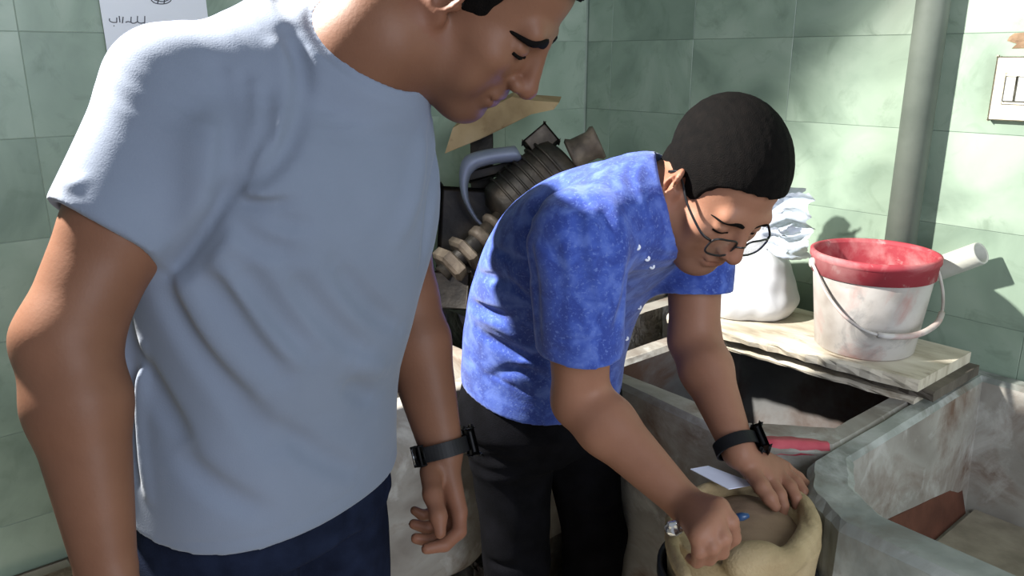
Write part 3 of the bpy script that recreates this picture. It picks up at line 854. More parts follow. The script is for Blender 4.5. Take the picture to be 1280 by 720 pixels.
MB = LW(.42, .33, .84)
mc = tag(empty('clay_machine', MB), 'grimy dark iron machine with motor and coupled shaft on corner plinth', 'machine')
def bx(name, p0, p1, halfw, halfd, m, bev=.006):
    a, b = np.asarray(p0), np.asarray(p1); d = b - a; n_ = nrm(np.cross(d, _fw)); f_ = nrm(np.cross(n_, d))
    return link(name, box_mesh(name, (a + b) / 2, d / 2, n_ * halfw, f_ * halfd, bevel=bev), m, mc)
ctr = lambda px, py, d: P(px, py, d)
m0, m1 = ctr(628, 272, 2.03), ctr(706, 206, 2.03); ml = np.linalg.norm(m1 - m0)
link('motor_housing', lathe_mesh('motor_housing', m0, m1 - m0, [(.001, -.012), (.05, -.012), (.082, .01), (.088, .02), (.088, ml - .02), (.08, ml), (.05, ml + .012), (.001, ml + .012)], 40, False), M_iron, mc)
ma = nrm(m1 - m0)
for i in range(7):
    p = m0 + (m1 - m0) * (.18 + .11 * i)
    link('cooling_fin', lathe_mesh('cooling_fin', p, ma, [(.086, 0), (.096, .001), (.096, .006), (.086, .007)], 40, False), M_iron, mc)
e0 = ctr(713, 194, 2.0); e1_ = ctr(749, 177, 1.99); el = np.linalg.norm(e1_ - e0)
link('pulley', lathe_mesh('pulley', e0, e1_ - e0, [(.001, -.002), (.036, -.002), (.043, .004), (.036, .015), (.036, el - .02), (.044, el - .008), (.042, el), (.001, el)], 32, False), M_iron2, mc)
link('terminal_box', box_mesh('terminal_box', ctr(676, 178, 2.02), ma * .035, nrm(np.cross(ma, _fw)) * .028, nrm(_fw) * .03, bevel=.005), M_iron2, mc)
s0, s1 = ctr(556, 340, 1.93), ctr(632, 268, 1.99); sa = nrm(s1 - s0); sl_ = np.linalg.norm(s1 - s0)
link('shaft', lathe_mesh('shaft', s0 - sa * .01, sa, [(.001, 0), (.022, 0), (.024, sl_ * .5), (.024, sl_ + .03), (.001, sl_ + .03)], 24, False), M_iron, mc)
for t, r_, w_, nn in ((.10, .054, .034, 6), (.32, .050, .026, 6), (.58, .033, .030, 20), (.80, .036, .02, 20)):
    p = s0 + (s1 - s0) * t
    link('coupling', lathe_mesh('coupling', p - sa * w_ / 2, sa, [(.001, 0), (r_ * .8, 0), (r_, .006), (r_, w_ - .006), (r_ * .8, w_), (.001, w_)], nn, False), M_iron2, mc, smooth=nn > 8)
bx('gear_case', ctr(598, 352, 2.10), ctr(604, 240, 2.10), .105, .07, M_iron, .012)
link('foot_plate', box_mesh('foot_plate', LW(.40, .33, .858), E2v * .24, E1v * .2, V(0, 0, .012), bevel=.004), M_iron, mc)
bx('front_bracket', ctr(560, 386, 1.95), ctr(563, 340, 1.95), .05, .03, M_iron, .006)
bx('rear_post', ctr(604, 300, 2.12), ctr(602, 160, 2.12), .030, .02, M_iron, .004)
bx('motor_mount', ctr(668, 330, 2.06), ctr(664, 250, 2.06), .06, .05, M_iron, .008)
gp = spline([ctr(648, 192, 2.0), ctr(612, 196, 1.99), ctr(588, 204, 1.98), ctr(580, 222, 1.98), ctr(582, 248, 1.98), ctr(594, 272, 1.99), ctr(608, 286, 2.0)], 6)
link('guard_hoop', tube_mesh('guard_hoop', gp, list(np.linspace(.026, .012, len(gp))), 12, flat=(ma, .35)), M_guard, mc)
bx('cross_bar', ctr(586, 222, 2.06), ctr(650, 206, 2.06), .012, .02, M_iron, .003)
cb = [(556, 192), (566, 160), (598, 142), (640, 121), (668, 126), (699, 128), (692, 137), (664, 143), (650, 150), (630, 160), (600, 174)]
cbp = [P(x, y, 2.04 + .0012 * (x - 620)) for x, y in cb]
tag(link('cardboard_sheet', slab('cardboard_sheet', cbp, V(.01, .07, .012)), M_cardboard, smooth=False, base=cbp[5]), 'torn brown cardboard slab lying on top of the grimy machine', 'cardboard')

# ------------------------------------------------------------------ sack with clay powder in a black bucket, paper
SC = V(.345, 1.06, 0)
bb_ = tag(empty('black_bucket', SC), 'black bucket on the floor holding the beige sack', 'bucket')
link('shell', lathe_mesh('shell', SC, (0, 0, 1), [(.001, 0), (.098, 0), (.116, .68), (.121, .683), (.121, .70), (.113, .70), (.095, .02), (.001, .015)], 48, False), M_black, bb_)
F = Field(SC + V(-.17, -.17, .45), SC + V(.17, .17, .86), .003)
for p in loft([(SC + V(0, 0, z_), r_, r_, r_, V(1, 0, 0), V(0, 1, 0)) for z_, r_ in ((.46, .095), (.60, .103), (.70, .104), (.775, .111))]): F.add(p)
F.disp_all(lambda X, Y, Z: snoise(X, Y, Z, 70, 31) * .002)
for i in range(12):
    a = i * .5236 + .3 * math.sin(i * 3); F.fold3([SC + V(.108 * math.cos(a), .108 * math.sin(a), .78), SC + V(.106 * math.cos(a + .1), .106 * math.sin(a + .1), .66)], .008, .004 if i % 2 else -.003)
F.sub(ell(SC + V(0, 0, .80), (.104, .104, .06)))
rollpix = [(924, 703, .022), (938, 702, .025), (956, 702, .025), (974, 706, .019), (994, 692, .016), (1012, 662, .016), (1009, 638, .012), (998, 622, .010), (980, 611, .009),
           (950, 605, .009), (915, 606, .009), (882, 612, .009), (854, 630, .009), (840, 655, .009), (842, 690, .009), (858, 724, .009)]
rp_ = [PZ(x, y, .782 + .4 * (r - .012)) for x, y, r in rollpix]
rs = spline(rp_, 4); rrs = np.interp(np.linspace(0, 1, len(rs)), np.linspace(0, 1, len(rollpix)), [r for _, _, r in rollpix])
chain(F, rs, rrs, k=.006)
for i in range(14):
    j = 3 + i * 4
    if j + 2 < len(rs): F.fold3([rs[j] + V(0, 0, .02), rs[j + 1] + V(.004, -.004, .0), rs[j + 2] - V(0, 0, .01)], .005, .003)
F.fold([(975, 605), (990, 622), (1003, 645), (1012, 672)], .004, .004)
F.fold([(930, 712), (965, 716), (1000, 700), (1018, 675)], .006, .005)
sack = tag(empty('sack', SC + V(0, 0, .45)), 'open beige sack with thick rolled rim filled with brown clay powder', 'sack')
link('sack_cloth', F.mesh('sack_cloth'), M_burlap, sack)
F = Field(SC + V(-.13, -.13, .68), SC + V(.13, .13, .82), .0035)
F.add(ell(SC + V(0, 0, .747), (.106, .106, .034)))
F.add(ell(SC + V(.03, .04, .755), (.05, .05, .02)), k=.03)
F.disp_all(lambda X, Y, Z: snoise(X, Y, Z, 60, 41) * .003 + snoise(X, Y, Z, 170, 42) * .0012)
link('clay_powder', F.mesh('clay_powder'), M_powder, sack)['label'] = 'brown clay powder'
pq = [PZ(863, 587, .803), PZ(885, 583, .806), PZ(946, 606, .801), PZ(911, 612, .799)]
tag(link('paper_sheet', slab('paper_sheet', pq, V(0, 0, .0015)), M_bpaper, smooth=False, base=pq[0]), 'small bluish white paper lying across the sack rim under the hands', 'paper')

# ------------------------------------------------------------------ people
def finger(F, pts, r, k=.0035): chain(F, pts, r, k)

def wrist_watch(name, parent, c, axis, case_dir, rw, rt, label, buckle_dir=None, band=.011):
    """strap ring round the wrist (half widths rw along case_dir, rt across) with a rounded square case"""
    axis = nrm(axis); cd = np.asarray(case_dir, float); cd = nrm(cd - axis * (cd @ axis)); sd = np.cross(axis, cd)
    w = empty(name, c); w.parent = parent; pb = np.array(parent['_w']); w.location = Vector(np.asarray(c) - pb); w['label'] = label
    N = 48; vs = []; fs = []
    prof = [(-band, 0), (-band, .0028), (band, .0028), (band, 0)]
    for i in range(N):
        t = 6.28318 * i / N
        for h, o in prof: vs.append(np.asarray(c) + cd * (rw + o) * math.cos(t) + sd * (rt + o) * math.sin(t) + axis * h)
    for i in range(N):
        j = (i + 1) % N
        for k in range(4): fs.append((i * 4 + k, i * 4 + (k + 1) % 4, j * 4 + (k + 1) % 4, j * 4 + k))
    link('strap', pydata('strap', vs, fs), M_watch, w, smooth=False)
    cc = np.asarray(c) + cd * (rw + .005)
    link('case', box_mesh('case', cc, axis * .019, sd * .017, cd * .0055, bevel=.005, seg=3), M_watch, w)
    link('screen', box_mesh('screen', cc + cd * .0055, axis * .0155, sd * .0135, cd * .0008, bevel=.0006, seg=1), M_screen, w)
    if buckle_dir is not None:
        bd = np.asarray(buckle_dir, float); bd = nrm(bd - axis * (bd @ axis)); b2 = np.cross(axis, bd)
        off = 1 / math.sqrt((bd @ cd / rw) ** 2 + (bd @ sd / rt) ** 2) + .004
        bc = np.asarray(c) + bd * off
        link('buckle', box_mesh('buckle', bc, axis * .013, b2 * .010, bd * .003, bevel=.002), M_watch, w)
        link('buckle_bar', box_mesh('buckle_bar', bc + b2 * .009 + bd * .001, axis * .011, b2 * .0012, bd * .003, bevel=.0006, seg=1), M_steel, w)

# ---------- man in the grey T-shirt
def grey_shirt_man():
    f = nrm(V(.845, -.534, 0)); s = V(-f[1], f[0], 0)          # facing, towards his left
    base = V(-.33, .985, 0)
    Rs, Ls = P(216, 116, .87), P(468, 118, 1.15)
    Re, Le = P(84, 425, .80), P(507, 375, 1.18)
    Rw_, Lw_ = P(132, 705, .80), P(553, 566, 1.16)
    nk = P(436, 48, .93)                                       # base of the neck
    rings = [(V(-.335, .985, .895), .188, .150, .150), (V(-.335, .985, .97), .186, .158, .156), (V(-.325, .985, 1.07), .183, .158, .158),
             (V(-.296, .980, 1.19), .192, .158, .152), (V(-.270, .977, 1.29), .200, .150, .142), (V(-.250, .980, 1.375), .182, .122, .120),
             (V(-.235, .975, 1.43), .125, .085, .085), (V(-.205, .965, 1.47), .075, .062, .062)]
    rr = [(c, a, b1, b2, s, f) for c, a, b1, b2 in rings]
    hd = Head(P(590, -1, .935), V(.662, -.116, -.74), V(.706, -.233, .668), 1.05)
    # body
    F = Field((-.60, .56, 0), (.13, 1.30, 1.74), .0029)
    for p in loft([(c, a - .028, b1 - .028, b2 - .028, s, f) for c, a, b1, b2 in rings[:-1]]): F.add(p, k=.0)
    for q in (-1, 1):
        hip = base + s * (.085 * q) + V(0, 0, .88); kn = base + s * (.10 * q) + f * .02 + V(0, 0, .48); an = base + s * (.115 * q) - f * .01 + V(0, 0, .08)
        F.add(rcone(hip, kn, .078, .052), k=.04); F.add(rcone(kn, an, .052, .036), k=.02)
        F.add(rcone(an - f * .03 - V(0, 0, .03), an + f * .14 - V(0, 0, .045), .034, .026), k=.02)
    hd.build(F, jaw=1.06)
    top = hd(0, -.025, -.05)
    NKC = P(465, 62, .93); nd = nrm(f * .92 + V(0, 0, .9)); x_ = s; y_ = np.cross(nd, x_)
    F.add(rcone(NKC - nd * .05, NKC + nd * .02, .0660, .0640), k=.02); F.add(rcone(NKC + nd * .02, hd(0, -.006, -.05), .0640, .058), k=.03); F.add(rcone(nk - V(0, 0, .03), top, .062, .057), k=.03)
    F.add(rcone(nk - V(0, 0, .02) + f * .02, hd(0, .01, -.055), .052, .046), k=.03)
    F.add(rcone(hd(-.045, -.02, -.03), nk + f * .035 - V(0, 0, .035), .016, .013), k=.02)             # neck muscle
    for sh, e, w, q in ((Rs, Re, Rw_, -1), (Ls, Le, Lw_, 1)):
        F.add(rcone(nk * .35 + sh * .65, sh, .055, .060), k=.03)
        F.add(rcone(sh, e, .058, .046), k=.03)
        m = e + (w - e) * .28
        F.add(rcone(e, m, .046, .046), k=.02); F.add(ecap(m, w, .046, .028, f, 1.15), k=.02)
        if q < 0:
            F.add(ball(e + (e - sh) * .02 - f * .022, .030), k=.02)
            F.add(ball(sh + (e - sh) * .55 + f * .012, .050), k=.02)
    # his left hand, hanging with the palm turned to us
    D0 = 1.15
    W = P(553, 578, 1.16)
    kn = [P(574, 640, 1.13), P(568, 634, 1.15), P(560, 630, 1.168), P(551, 626, 1.185)]
    for i, k_ in enumerate(kn): F.add(rcone(W + (kn[0] - kn[3]) * (.22 - .14 * i), k_, .0165, .0125), k=.014)
    F.add(rcone(P(541, 590, 1.145), P(545, 622, 1.145), .015, .013), k=.012)
    finger(F, [kn[0], P(574, 664, 1.118), P(556, 681, 1.10), P(533, 686, 1.09)], (.0115, .0105, .0095, .0078))
    finger(F, [kn[1], P(562, 664, 1.145), P(540, 676, 1.12), P(520, 673, 1.11)], (.0115, .0105, .0095, .0078))
    finger(F, [kn[2], P(551, 652, 1.17), P(534, 660, 1.145), P(517, 655, 1.14)], (.011, .010, .009, .0075))
    finger(F, [kn[3], P(540, 642, 1.19), P(528, 644, 1.175), P(518, 638, 1.17)], (.0105, .009, .008, .0068))
    finger(F, [P(538, 590, 1.135), P(541, 618, 1.105), P(548, 645, 1.085), P(550, 666, 1.078)], (.0155, .0130, .0112, .0085), k=.008)
    # his right hand, relaxed beside the thigh
    W = Rw_; hdn = nrm(V(.10, -.10, -1)); ps = nrm(f - hdn * (f @ hdn)); pn = np.cross(hdn, ps)
    for i in range(4):
        o = ps * (.027 - .018 * i); k_ = W + hdn * (.088 - .004 * abs(i - 1)) + o
        F.add(rcone(W + hdn * .01 + o * .5, k_, .0165, .0125), k=.014)
        L_ = (.040, .045, .042, .032)[i]; p1 = k_ + nrm(hdn + pn * .25) * L_; p2 = p1 + nrm(hdn + pn * .6) * L_ * .62; p3 = p2 + nrm(hdn + pn * .9) * L_ * .5
        finger(F, [k_, p1, p2, p3], (.0105, .0098, .009, .0075))
    finger(F, [W + hdn * .02 + ps * .026, W + hdn * .055 + ps * .045 + pn * .01, W + hdn * .085 + ps * .05 + pn * .015, W + hdn * .108 + ps * .048 + pn * .018], (.015, .012, .011, .0085), k=.008)
    hd.keep(F)
    hc = P(543, 655, 1.12)
    def skin_tint(v):
        t = hd.tint(v); g = np.exp(-(np.sum((v - hc) ** 2, 1) / .055 ** 2) ** 2)          # paler, pinker palm and fingers
        return t * (1 + g[:, None] * np.array([.30, .22, .28]))
    body = link('person', F.mesh('person', skin_tint), M_skin1, base=base); del F
    tag(body, 'man in plain grey-blue T-shirt and dark jeans standing with head bowed', 'person')
    # T-shirt
    F = Field((-.60, .60, .86), (.05, 1.30, 1.56), .0029)
    for p in loft(rr): F.add(p, k=0)
    for sh in (Rs, Ls):
        F.add(rcone(nk - V(0, 0, .035), sh + V(0, 0, .004), .060, .066), k=.03)
    for sh, e, t in ((Rs, Re, .60), (Ls, Le, .60)):
        d = nrm(e - sh); end = sh + (e - sh) * t
        F.add(minus(cutprim(rcone(sh, end + d * .06, .068, .067), end, d + (V(-.18, .0, .10) if sh is Rs else 0)), rcone(end - d * .022, end + d * .08, .058, .058)), k=.022)
    F.add(cutprim(rcone(NKC - nd * .08, NKC + nd * .01, .125, .079), NKC, nd), k=.03)
    def above(X, Y, Z):
        x, y, z = X - NKC[0], Y - NKC[1], Z - NKC[2]
        h = x * nd[0] + y * nd[1] + z * nd[2]
        return np.maximum(np.sqrt(np.maximum(x * x + y * y + z * z - h * h, 0)) - .105, np.maximum(.004 - h, h - .15))
    F.sub((above, NKC - .15, NKC + .15), k=.004)
    F.sub(rcone(NKC - nd * .03, NKC + nd * .08, .0705, .0705))
    rp = [NKC + nd * .001 + .0755 * (math.cos(6.2832 * i / 48) * x_ + math.sin(6.2832 * i / 48) * y_) for i in range(48)]
    for i in range(48): F.add(ecap(rp[i], rp[(i + 1) % 48], .0045, .0045, nd, 2.2), k=.003)
    F.fold3([p + (p - NKC) * .075 - nd * .013 for p in rp] + [rp[0] + (rp[0] - NKC) * .075 - nd * .013], .003, .002, False)
    hem = V(-.33, .98, .905)
    F.cut(hem, nrm(V(-.10, 0.04, -1)))
    for p in loft([(V(-.335, .985, .86), .174, .138, .111, s, f), (V(-.335, .985, .905), .174, .138, .111, s, f)]): F.sub(p)
    # hanging slack behind the back and broad drapery
    F.disp_all(lambda X, Y, Z: snoise(X, Y, Z, 22, 51) * .0028 + snoise(X, Y, Z, 52, 52) * .0010)
    G = lambda p, w, d, t=True: F.fold(p, w, d * (2.6 if t else 1.3), t)
    G([(362, 40), (376, 100), (358, 180), (300, 242)], .010, .010); G([(348, 60), (362, 110), (344, 175), (306, 222)], .010, -.006)
    G([(330, 118), (328, 160), (292, 238)], .008, .010); G([(306, 100), (310, 160), (286, 230)], .009, .008)
    G([(318, 110), (320, 160), (296, 220)], .007, -.005)
    G([(275, 90), (290, 150), (278, 240)], .012, .006); G([(284, 236), (272, 268), (232, 322), (208, 345)], .012, .016)
    G([(282, 240), (330, 270), (380, 282)], .010, .006); G([(280, 250), (320, 300), (370, 318)], .012, .005)
    G([(205, 350), (240, 420), (300, 500), (340, 560)], .014, .008); G([(225, 345), (262, 420), (318, 490)], .012, -.006)
    G([(160, 420), (200, 500), (235, 560)], .013, .007)
    G([(250, 340), (300, 400), (352, 470)], .013, .008); G([(300, 330), (345, 395), (390, 440)], .014, .007); G([(285, 345), (330, 410), (372, 452)], .010, -.005)
    G([(360, 340), (410, 400), (455, 440)], .013, .006); G([(420, 330), (460, 380), (500, 410)], .012, .006)
    G([(330, 520), (400, 570), (450, 590)], .014, .005); G([(430, 480), (470, 500), (505, 500)], .012, .006); G([(440, 450), (480, 462), (512, 450)], .012, -.005)
    G([(220, 560), (270, 610), (330, 640)], .014, .005); G([(160, 400), (164, 500), (170, 600)], .007, .008); G([(150, 420), (152, 520), (160, 620)], .006, -.006)
    G([(178, 430), (176, 520), (186, 620)], .007, -.006); G([(530, 160), (520, 230), (498, 300)], .014, -.005); G([(545, 175), (540, 250), (528, 330)], .009, .006)
    G([(302, 205), (286, 238), (262, 280), (232, 322), (212, 344)], .007, .010)
    G([(318, 190), (304, 225), (292, 244)], .006, .006); G([(345, 150), (332, 195), (312, 228)], .005, .005); G([(296, 250), (330, 256), (366, 252)], .006, .005)
    G([(64, 238), (110, 268), (150, 292), (196, 322)], .004, .0015, False); G([(75, 215), (92, 232), (104, 226)], .006, -.004)
    G([(150, 655), (200, 675), (260, 678), (330, 668), (420, 628), (490, 565)], .0030, .0010, False)
    link('t_shirt', F.mesh('t_shirt', relax=6), M_tee, body)['label'] = 'plain grey-blue short-sleeved T-shirt'; del F
    # jeans
    F = Field((-.60, .66, .07), (-.03, 1.30, .98), .0042)
    for p in loft([(V(-.335, .985, .84), .178, .135, .125, s, f), (V(-.335, .985, .97), .168, .128, .112, s, f)]): F.add(p)
    for q in (-1, 1):
        hip = base + s * (.088 * q) + V(0, 0, .84); kn = base + s * (.10 * q) + f * .02 + V(0, 0, .48); an = base + s * (.115 * q) - f * .01 + V(0, 0, .09)
        F.add(rcone(hip, kn, .096, .072), k=.02); F.add(rcone(kn, an, .072, .064), k=.015)
    F.cut(V(0, 0, .088), (0, 0, -1))
    F.disp_all(lambda X, Y, Z: snoise(X, Y, Z, 40, 61) * .003 + snoise(X, Y, Z, 95, 62) * .0014)
    F.fold3([V(-.335, .985, .95) + f * .13, V(-.335, .985, .80) + f * .14], .003, .003, False)
    for q in (-1, 1): F.fold3([V(-.335, .985, .93) + f * .115 + s * (.07 * q), V(-.335, .985, .86) + f * .09 + s * (.13 * q)], .003, .004, False)
    link('jeans', F.mesh('jeans'), M_jeans, body)['label'] = 'dark blue denim jeans'; del F
    for q in (-1, 1):
        an = base + s * (.115 * q)
        F = Field(an + V(-.2, -.2, -.002), an + V(.22, .2, .12), .004)
        F.add(ecap(an - f * .045 + V(0, 0, .045), an + f * .15 + V(0, 0, .035), .045, .040, V(0, 0, 1), 1.0)); F.add(rcone(an + V(0, 0, .05), an + V(0, 0, .10), .046, .046), k=.02)
        F.cut(V(0, 0, .002), (0, 0, -1)); link('shoe', F.mesh('shoe'), M_shoe, body); del F
    F = Field(hd.c - .18, hd.c + .18, .0026); hd.hair(F); link('hair', F.mesh('hair'), M_hair, body)['label'] = 'short black hair'; del F
    hd.brows(body, M_hair)
    ax = nrm(Lw_ - Le)
    wrist_watch('wristwatch', body, P(553, 561, 1.158), ax, nrm(V(1, .25, 0)), .0375, .0345, 'black sports wristwatch', V(-.75, -.65, 0))
    return body
grey_shirt_man()

# ---------- man in the blue shirt, bending over the sack
def blue_shirt_man():
    f = nrm(V(.67, -.74, 0)); s = V(-f[1], f[0], 0)
    base = V(.055, 1.45, 0)
    Rs, Re, Rw_ = P(722, 300, 1.12), P(726, 500, 1.22), P(848, 622, 1.12)
    Ls, Le, Lw_ = P(868, 262, 1.38), P(868, 425, 1.39), P(922, 560, 1.275)
    fr = lambda a: nrm(f * math.cos(a) - V(0, 0, math.sin(a)))
    rings = [(V(.058, 1.435, .835), .165, .135, .118, 0.05), (V(.062, 1.425, .93), .165, .138, .120, .25), (V(.080, 1.395, 1.04), .168, .135, .122, .6),
             (V(.118, 1.335, 1.135), .175, .125, .118, .85), (V(.165, 1.27, 1.195), .172, .110, .105, 1.0), (V(.205, 1.215, 1.228), .125, .085, .080, 1.05), (V(.235, 1.185, 1.250), .07, .06, .06, 1.05)]
    rr = [(c, a, b1, b2, s, fr(t)) for c, a, b1, b2, t in rings]
    nk = P(822, 262, 1.22)
    hd = Head(P(889, 237, 1.19), V(.29, -.655, -.695), V(.43, -.575, .69), .955)
    F = Field((-.16, .84, 0), (.56, 1.66, 1.47), .003)
    for p in loft([(c, a - .022, b1 - .022, b2 - .022, s_, f_) for c, a, b1, b2, s_, f_ in rr[:-1]]): F.add(p)
    legs = []
    for q in (-1, 1):
        hip = base + s * (.082 * q) + V(0, 0, .82)
        kn = (P(646, 640, 1.60) if q < 0 else P(744, 640, 1.70)); kn = V(kn[0], kn[1], .47)
        an = kn - f * .03 + V(0, 0, -.39)
        legs.append((hip, kn, an))
        F.add(rcone(hip, kn, .075, .052), k=.03); F.add(rcone(kn, an, .052, .036), k=.02)
        F.add(rcone(an - f * .03 - V(0, 0, .03), an + f * .14 - V(0, 0, .045), .034, .026), k=.02)
    hd.build(F, jaw=1.05, flare=48, es=1.10)
    F.add(rcone(nk - nrm(hd.f) * .0, hd(0, -.03, -.03), .056, .055), k=.03)
    F.add(rcone(V(.215, 1.205, 1.235), hd(0, -.02, -.045), .055, .054), k=.03)
    for sh, e, w in ((Rs, Re, Rw_), (Ls, Le, Lw_)):
        F.add(rcone(sh, e, .052, .042), k=.03)
        m = e + (w - e) * .28
        F.add(rcone(e, m, .042, .042), k=.02); F.add(ecap(m, w, .042, .026, V(0, 0, 1), 1.1), k=.02)
    # his right fist closed on a pen-like tool
    W = Rw_ + nrm(Rw_ - Re) * .012
    kn = [P(899, 634, 1.045), P(893, 648, 1.03), P(884, 660, 1.02), P(873, 670, 1.015)]
    for i, k_ in enumerate(kn): F.add(rcone(W + V(.004, -.004, .004 - .004 * i), k_, .0185, .0135), k=.014)
    finger(F, [kn[0], P(913, 652, 1.035), P(917, 672, 1.05), P(905, 684, 1.06)], (.0125, .0110, .0098, .0082), k=.004)
    finger(F, [kn[1], P(904, 672, 1.015), P(902, 690, 1.035), P(890, 692, 1.055)], (.0125, .0112, .0098, .0082), k=.003)
    finger(F, [kn[2], P(890, 684, 1.010), P(886, 698, 1.035), P(876, 696, 1.055)], (.012, .0108, .0095, .008), k=.003)
    finger(F, [kn[3], P(874, 690, 1.012), P(871, 702, 1.035), P(863, 698, 1.05)], (.011, .0095, .0085, .0072), k=.003)
    finger(F, [P(868, 634, 1.10), P(890, 648, 1.085), P(906, 656, 1.075), P(918, 662, 1.068)], (.0150, .0130, .0110, .0088), k=.006)
    # his left hand spread on the sack rim
    W = Lw_ + nrm(Lw_ - Le) * .012
    kn = [P(962, 598, 1.268), P(970, 592, 1.285), P(976, 588, 1.303), P(980, 585, 1.32)]
    for i, k_ in enumerate(kn): F.add(rcone(W + V(0, .006 * i - .006, 0), k_, .0185, .0130), k=.014)
    finger(F, [kn[0], P(975, 618, 1.245), P(979, 632, 1.237), P(978, 642, 1.238)], (.0122, .0105, .0092, .0078), k=.003)
    finger(F, [kn[1], P(988, 608, 1.262), P(995, 622, 1.250), P(996, 634, 1.248)], (.0122, .0108, .0094, .0078), k=.003)
    finger(F, [kn[2], P(995, 602, 1.285), P(1004, 615, 1.272), P(1007, 627, 1.268)], (.012, .0105, .0092, .0077), k=.003)
    finger(F, [kn[3], P(998, 597, 1.308), P(1008, 607, 1.298), P(1012, 617, 1.292)], (.0112, .0095, .0085, .0072), k=.003)
    finger(F, [P(936, 586, 1.262), P(952, 608, 1.232), P(962, 622, 1.222), P(969, 633, 1.22)], (.0150, .0125, .0112, .0088), k=.006)
    hd.keep(F)
    body = link('person', F.mesh('person', hd.tint), M_skin2, base=base); del F
    tag(body, 'man in blue patterned shirt and glasses bending over the beige sack', 'person')
    # shirt
    F = Field((-.16, .90, .78), (.50, 1.64, 1.40), .003)
    for p in loft(rr): F.add(p)
    for sh in (Rs, Ls): F.add(rcone(V(.205, 1.215, 1.228), sh, .075, .066), k=.035)
    for sh, e, t in ((Rs, Re, .66), (Ls, Le, .64)):
        d = nrm(e - sh); end = sh + (e - sh) * t
        F.add(minus(cutprim(ecap(sh, end + d * .06, .066, .060, f, 1.12), end, d), rcone(end - d * .02, end + d * .08, .054, .054)), k=.022)
    F.sub(rcone(nk + V(.0, 0, .0), hd(0, -.02, -.03), .060, .060), k=.005)
    # collar
    nd = nrm(hd(0, -.02, -.05) - V(.205, 1.215, 1.22)); x_ = nrm(s - nd * (s @ nd)); y_ = np.cross(nd, x_)
    cn = P(800, 256, 1.215)
    cr_ = [cn + .066 * (math.cos(a) * x_ + math.sin(a) * y_) + nd * (.012 - .010 * math.sin(a)) for a in np.linspace(-1.2, 4.35, 36)]
    for i in range(35): F.add(ecap(cr_[i], cr_[i + 1], .0075, .0075, nd, 2.2), k=.004)
    F.sub(hd.e((0, .01, .01), (.096, .120, .115)), k=.006)
    hemn = nrm(V(-.16, .14, -1)); F.cut(V(.058, 1.43, .853), hemn)
    for p in loft([(V(.058, 1.435, .80), .156, .126, .109, s, f), (V(.06, 1.43, .872), .156, .127, .110, s, f)]): F.sub(p)
    F.disp_all(lambda X, Y, Z: snoise(X, Y, Z, 26, 71) * .0028 + snoise(X, Y, Z, 62, 72) * .0012)
    G = F.fold
    G([(590, 378), (625, 395), (668, 425)], .010, .010); G([(592, 392), (628, 410), (665, 438)], .009, -.006); G([(598, 412), (640, 438), (682, 452)], .010, .009)
    G([(596, 340), (630, 352), (662, 372)], .009, .008); G([(612, 305), (640, 322), (662, 345)], .009, .006); G([(645, 455), (660, 452), (678, 458)], .008, -.006)
    G([(664, 300), (668, 350), (674, 422)], .009, .010); G([(735, 230), (722, 290), (735, 360), (752, 428)], .010, .008); G([(700, 210), (682, 240), (668, 268)], .009, .007)
    G([(752, 250), (760, 310), (758, 380)], .012, .008); G([(770, 260), (778, 320), (766, 400)], .010, -.005); G([(790, 320), (782, 370), (765, 420)], .010, .007)
    G([(690, 300), (700, 350), (700, 415)], .012, .004); G([(720, 330), (722, 380), (728, 425)], .010, .004); G([(690, 245), (720, 255), (748, 250)], .010, .006)
    G([(780, 330), (800, 380), (790, 430)], .003, .0025, False); G([(676, 417), (712, 425), (750, 424)], .003, .0025, False)
    G([(586, 450), (640, 482), (700, 506)], .003, .0025, False); G([(610, 470), (650, 462), (690, 478)], .010, .006); G([(700, 440), (730, 470), (760, 480)], .010, .006)
    G([(640, 262), (680, 300), (700, 330)], .012, .005); G([(850, 360), (880, 366), (902, 345)], .003, .0025, False)
    bt = [F.ray(*p) for p in ((797, 309), (809, 323), (815, 333), (799, 384), (783, 423))]
    sh_ = link('shirt', F.mesh('shirt', relax=4), M_shirt, body); sh_['label'] = 'blue short-sleeved shirt with pale mottled floral print'; del F
    for b in bt:
        if b is not None:
            ax = nrm(CAM - b)
            link('button', lathe_mesh('button', b - ax * .001, ax, [(.001, 0), (.0042, 0), (.0045, .0014), (.0032, .0022), (.001, .0016)], 16, False), M_button, sh_)
    # trousers
    F = Field((-.2, 1.12, .07), (.40, 1.74, .93), .0042)
    for p in loft([(V(.058, 1.44, .72), .120, .10, .09, s, f), (V(.058, 1.44, .79), .156, .130, .116, s, f), (V(.058, 1.435, .835), .158, .128, .113, s, f), (V(.062, 1.425, .93), .157, .128, .112, s, fr(.25))]): F.add(p)
    for hip, kn, an in legs:
        F.add(rcone(hip + V(0, 0, -.01), kn, .084, .066), k=.05); F.add(rcone(kn, an, .066, .060), k=.012)
    F.cut(V(0, 0, .088), (0, 0, -1))
    F.disp_all(lambda X, Y, Z: snoise(X, Y, Z, 42, 81) * .003 + snoise(X, Y, Z, 100, 82) * .0016)
    F.fold([(612, 700), (650, 706), (690, 696)], .010, .008); F.fold([(710, 628), (745, 640), (776, 630)], .008, .008); F.fold([(600, 560), (640, 580), (680, 570)], .01, .004)
    link('trousers', F.mesh('trousers'), M_trous, body)['label'] = 'black denim trousers'; del F
